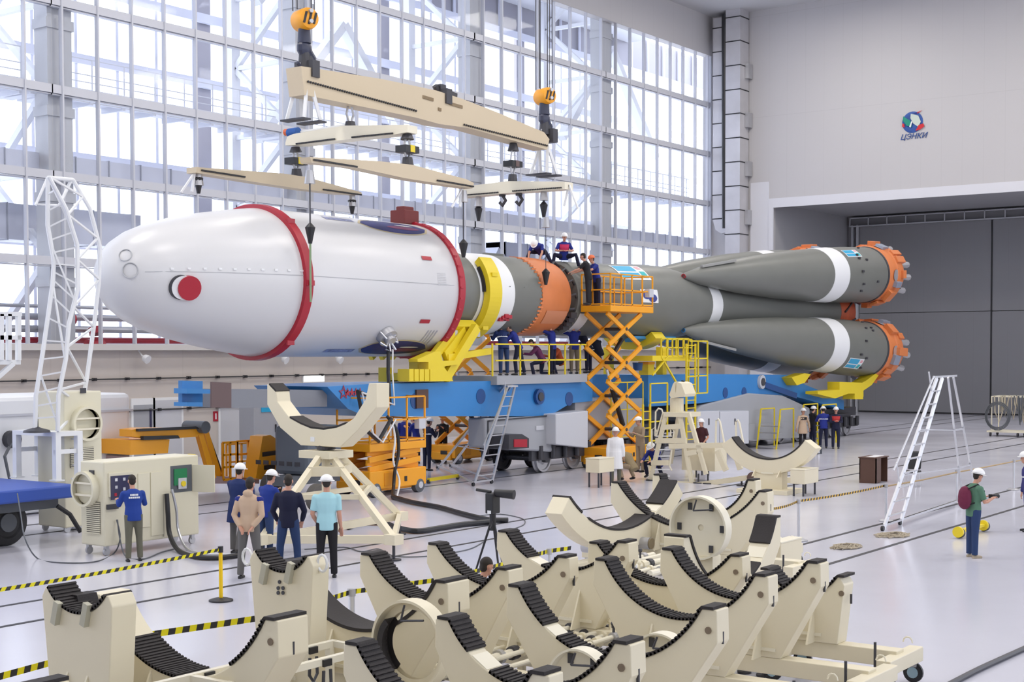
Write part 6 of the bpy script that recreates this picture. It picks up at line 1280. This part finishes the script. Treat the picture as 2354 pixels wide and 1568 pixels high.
# hose cart
c = G(2268, 1003); hc_ = thing('hose_cart', 'wheeled rack hung with looped cream hoses at the right picture edge', 'hose cart', c); W_ = 2.9
MB().bx(c.x, c.x+1.3, c.y-W_, c.y, .2, .28).build('cart_base', CREAML, hc_); 
for dx in (.1, 1.2):
    for dy in (-.15, -W_/2, -W_+.15): MB(30).cyl((c.x+dx, c.y+dy-.03, .11), (c.x+dx, c.y+dy+.03, .11), .11, n=14).build('castor', DK, hc_)
zt3 = onX(2300, 912, c.x).z; m = MB()
for dy in (-.2, -W_): m.bar((c.x+.1, c.y+dy, .28), (c.x+.1, c.y+dy, zt3), .05).bar((c.x+1.2, c.y+dy, .28), (c.x+1.2, c.y+dy, zt3), .05)
m.bar((c.x+.1, c.y-.2, zt3), (c.x+.1, c.y-W_, zt3), .06).bar((c.x+1.2, c.y-.2, zt3), (c.x+1.2, c.y-W_, zt3), .06).bar((c.x+.1, c.y-.2, zt3), (c.x+1.2, c.y-.2, zt3), .05); m.build('rack_frame', CREAML, hc_); random.seed(5)
for k in range(34):
    y0 = c.y-.3-random.random()*(W_-.4); y1 = y0-random.uniform(.1, .6); zl = random.uniform(.35, 1.3); xx = c.x+random.choice((.05, .1, 1.1, -.02))
    MB(30).tube([(xx, y0, zt3+.05), (xx-.07, y0-.05, zl+.5), (xx-.05, (y0+y1)/2, zl), (xx-.07, y1+.05, zl+.6), (xx, y1, zt3+.05)], random.choice((.025, .035)), 6).build('hose_loop', random.choice((HOSEC, HOSEC, ROPE, GRYD)), hc_)
for k in range(3): MB(30).tube([(c.x-.1, c.y-.15-.12*math.cos(a)-.35*(1-math.cos(a*0)), 1.0+(.62-.06*k)*math.sin(a)) if 0 else (c.x-.1-.02*k, c.y-.55+(.6-.05*k)*math.cos(a), 1.0+(.68-.06*k)*math.sin(a)) for a in [j*PI/9 for j in range(19)]], .025, 6).build('hose_coil', GRYD, hc_)
# rope heaps
for (x, y, rx, lb) in ((1945, 1259, .42, 'heap of tangled rope on the floor left of the ladder foot'), (2052, 1232, .5, 'heap of tangled rope just below the foot of the tall ladder')):
    c = G(x, y); random.seed(x); m = MB(30)
    for k in range(16):
        P_ = []; a = random.uniform(0, 6.28)
        for j in range(10): a += random.uniform(.4, 1.0); r = rx*random.uniform(.25, 1.); P_.append((c.x+r*math.cos(a)*1.2, c.y+r*math.sin(a)*.75, .015+random.random()*.07*(1.2-r/rx)+.0))
        m.tube(P_, .012, 5)
    tag(m.build('rope_heap', ROPE), lb, 'rope', kind='stuff')
# yellow roller weight behind the photographer
a, b = G(2206, 1238), G(2263, 1222); t = thing('roller_weight', 'yellow weight with two black rollers on the floor behind the photographer', 'roller', (a+b)/2); d = (b-a).normalized(); n_ = V((-d.y, d.x, 0))
MB().bar(a+V((0, 0, .16)), b+V((0, 0, .16)), .12, .06).build('yellow_bar', YEL, t)
for p in (a, b): MB(40).cyl(p+V((0, 0, .12))-d*.06, p+V((0, 0, .12))+d*.06, .11, n=18).build('roller_wheel', BLK, t); MB(40).cyl(p+V((0, 0, .15))-d*.12-n_*.0, p+V((0, 0, .15))-d*.05, .12, n=18).build('yellow_cover', YEL, t)
a, b = G(985, 1112), G(1052, 1102); t = thing('yellow_bar', 'low yellow bar on two castors on the floor in front of the navy overall', 'bar', (a+b)/2); MB().bar(a+V((0, 0, .12)), b+V((0, 0, .12)), .1, .1).build('bar_body', YEL, t)
for p in (a, b): MB(30).cyl(p+V((0, -.03, .06)), p+V((0, .03, .06)), .06, n=12).build('castor', BLK, t)
# camera on tripod and its operator
c = G(1133, 1318); tp_ = thing('video_tripod', 'black tripod with fluid head standing behind the foreground cradles', 'tripod', c); zc = 1.0
for a in (.3, 2.4, 4.5): MB(30).cyl((c.x+.34*math.cos(a), c.y+.34*math.sin(a), .01), (c.x+.05*math.cos(a), c.y+.05*math.sin(a), zc-.1), .018, .024, 8).build('leg', BLK, tp_)
MB(30).cyl((c.x, c.y, zc-.2), (c.x, c.y, zc+.12), .06, n=12).build('fluid_head', BLK, tp_); MB(30).cyl((c.x, c.y, zc+.0), (c.x-.35, c.y-.2, zc-.12), .012, n=6).build('pan_handle', BLK, tp_)
cm_ = thing('video_camera', 'black video camera with long lens mounted on the tripod', 'camera', (c.x, c.y, zc+.12)); MB().bx(c.x-.12, c.x+.12, c.y-.09, c.y+.09, zc+.12, zc+.5).build('camera_body', BLK, cm_, bevel=.02)
MB(30).cyl((c.x, c.y-.05, zc+.5), (c.x+.1, c.y-.42, zc+.48), .07, .09, 14).build('lens', BLK, cm_); MB(30).cyl((c.x-.05, c.y, zc+.52), (c.x-.1, c.y+.3, zc+.55), .03, n=8).build('viewfinder', BLK, cm_); MB().bx(c.x-.125, c.x-.12, c.y-.05, c.y+.03, zc+.12, zc+.18).build('battery_label', WHT, cm_)
p = G(1092, 1304, 1.12); person('person in blue shirt with short dark hair crouching beside the tripod behind a cradle', (p.x, p.y, 0), -20, 1.78, lean=12, seat=.42, la=((.4, .3, -.8), (.8, -.3, .1)), ll=((1, .3, .0), (-.3, .1, -1)), top=RBL, bot=JEAN, hat=None)
# cables on the floor
def cable(lab, P, r, m_, z=None, name='floor_cable', n=6):
    q = [onY(*p) if len(p) > 2 else G(*p, r+.003) for p in P]; s = []
    for i in range(len(q)-1):
        p0, p1, p2, p3 = q[max(i-1, 0)], q[i], q[i+1], q[min(i+2, len(q)-1)]
        for k in range(n): u = k/n; s.append(.5*((2*p1)+(p2-p0)*u+(2*p0-5*p1+4*p2-p3)*u*u+(3*p1-p0-3*p2+p3)*u*u*u))
    s.append(q[-1]); return tag(MB(30).tube(s, r, 8).build(name, m_), lab, 'cable')
cable('thick black hose bundle on the floor, upper one, from the lift to the tripod', [(903, 1142), (950, 1155), (1010, 1166), (1060, 1180), (1120, 1194), (1168, 1196)], .065, BLK)
cable('lower thick black hose bundle on the floor, from the U stand to the tripod', [(800, 1212), (820, 1203), (880, 1202), (915, 1214), (960, 1221), (1010, 1214), (1060, 1206), (1125, 1200)], .065, BLK)
for P_ in ([(1018, 1168)], [(1070, 1183)]): pass
cable('thin grey cable curling round the tripod', [(1100, 1186), (1150, 1182), (1200, 1192), (1205, 1205), (1180, 1216), (1160, 1220)], .012, GRYD)
cable('thin grey cable across the floor from the U stand foot to the tripod', [(700, 1263), (790, 1258), (830, 1268), (870, 1262), (905, 1278), (960, 1280), (1010, 1275), (1080, 1262), (1120, 1240)], .012, GRYD)
cable('thin cable hanging from the blue trailer and looping over the floor to the console', [(40, 1135, 25.7), (48, 1185, 25.0), (58, 1240, 24.2), (85, 1283), (130, 1293), (215, 1292), (262, 1272), (276, 1235, 23.35), (268, 1195, 23.45)], .014, GRYD)
cable('thin cable from the console sockets to the floor behind the blue jacket', [(270, 1195, 23.45), (276, 1240, 23.3), (290, 1280), (330, 1285), (370, 1270), (400, 1262)], .014, GRYD)
cable('thick black hose from the console panel down to the yellow post', [(383, 1135, 23.4), (386, 1180, 23.35), (390, 1228, 23.3), (410, 1265), (450, 1280), (500, 1283), (545, 1277)], .05, BLK)
cable('silver corrugated hose beside the thick black one at the console', [(395, 1125, 23.4), (405, 1170, 23.35), (410, 1220, 23.3), (430, 1262), (470, 1274), (530, 1274)], .03, ALU)
cable('black cable hanging from the girder over the folded lift to the floor', [(890, 957, 26.7), (912, 990, 26.6), (916, 1040, 26.6), (908, 1080, 26.6), (905, 1115, 26.6), (903, 1143)], .05, BLK, name='hanging_cable')
cable('white hose hanging beside the black one over the folded lift', [(900, 960, 26.65), (908, 1010, 26.6), (904, 1060, 26.6), (918, 1105, 26.6), (912, 1143)], .03, WHT, name='hanging_cable')
pl0 = ap(31.75, -48, 2.45)
q = [pl0, pl0+V((-.25, -.2, -.7)), pl0+V((-.35, -.35, -1.6)), V((onY(822, 900, 26.3).x, 26.3, onY(822, 900, 26.3).z)), onY(832, 950, 26.3), onY(848, 995, 26.3), onY(870, 1015, 26.6), onY(900, 962, 26.6)]
tag(MB(30).tube(q, .055, 8).build('umbilical_cable', BLK), 'thick black cable hanging from the silver plug on the white fairing', 'cable'); tag(MB(30).tube([p+V((.12, -.06, -.03)) for p in q], .025, 6).build('umbilical_cable', WHT), 'thin white cable beside the thick black one under the silver plug', 'cable')
cable('thick dark grey hose across the bottom right corner', [(2150, 1590), (2240, 1543), (2300, 1515), (2400, 1470)], .035, mat('hose_slate', (.07, .07, .08), .5))
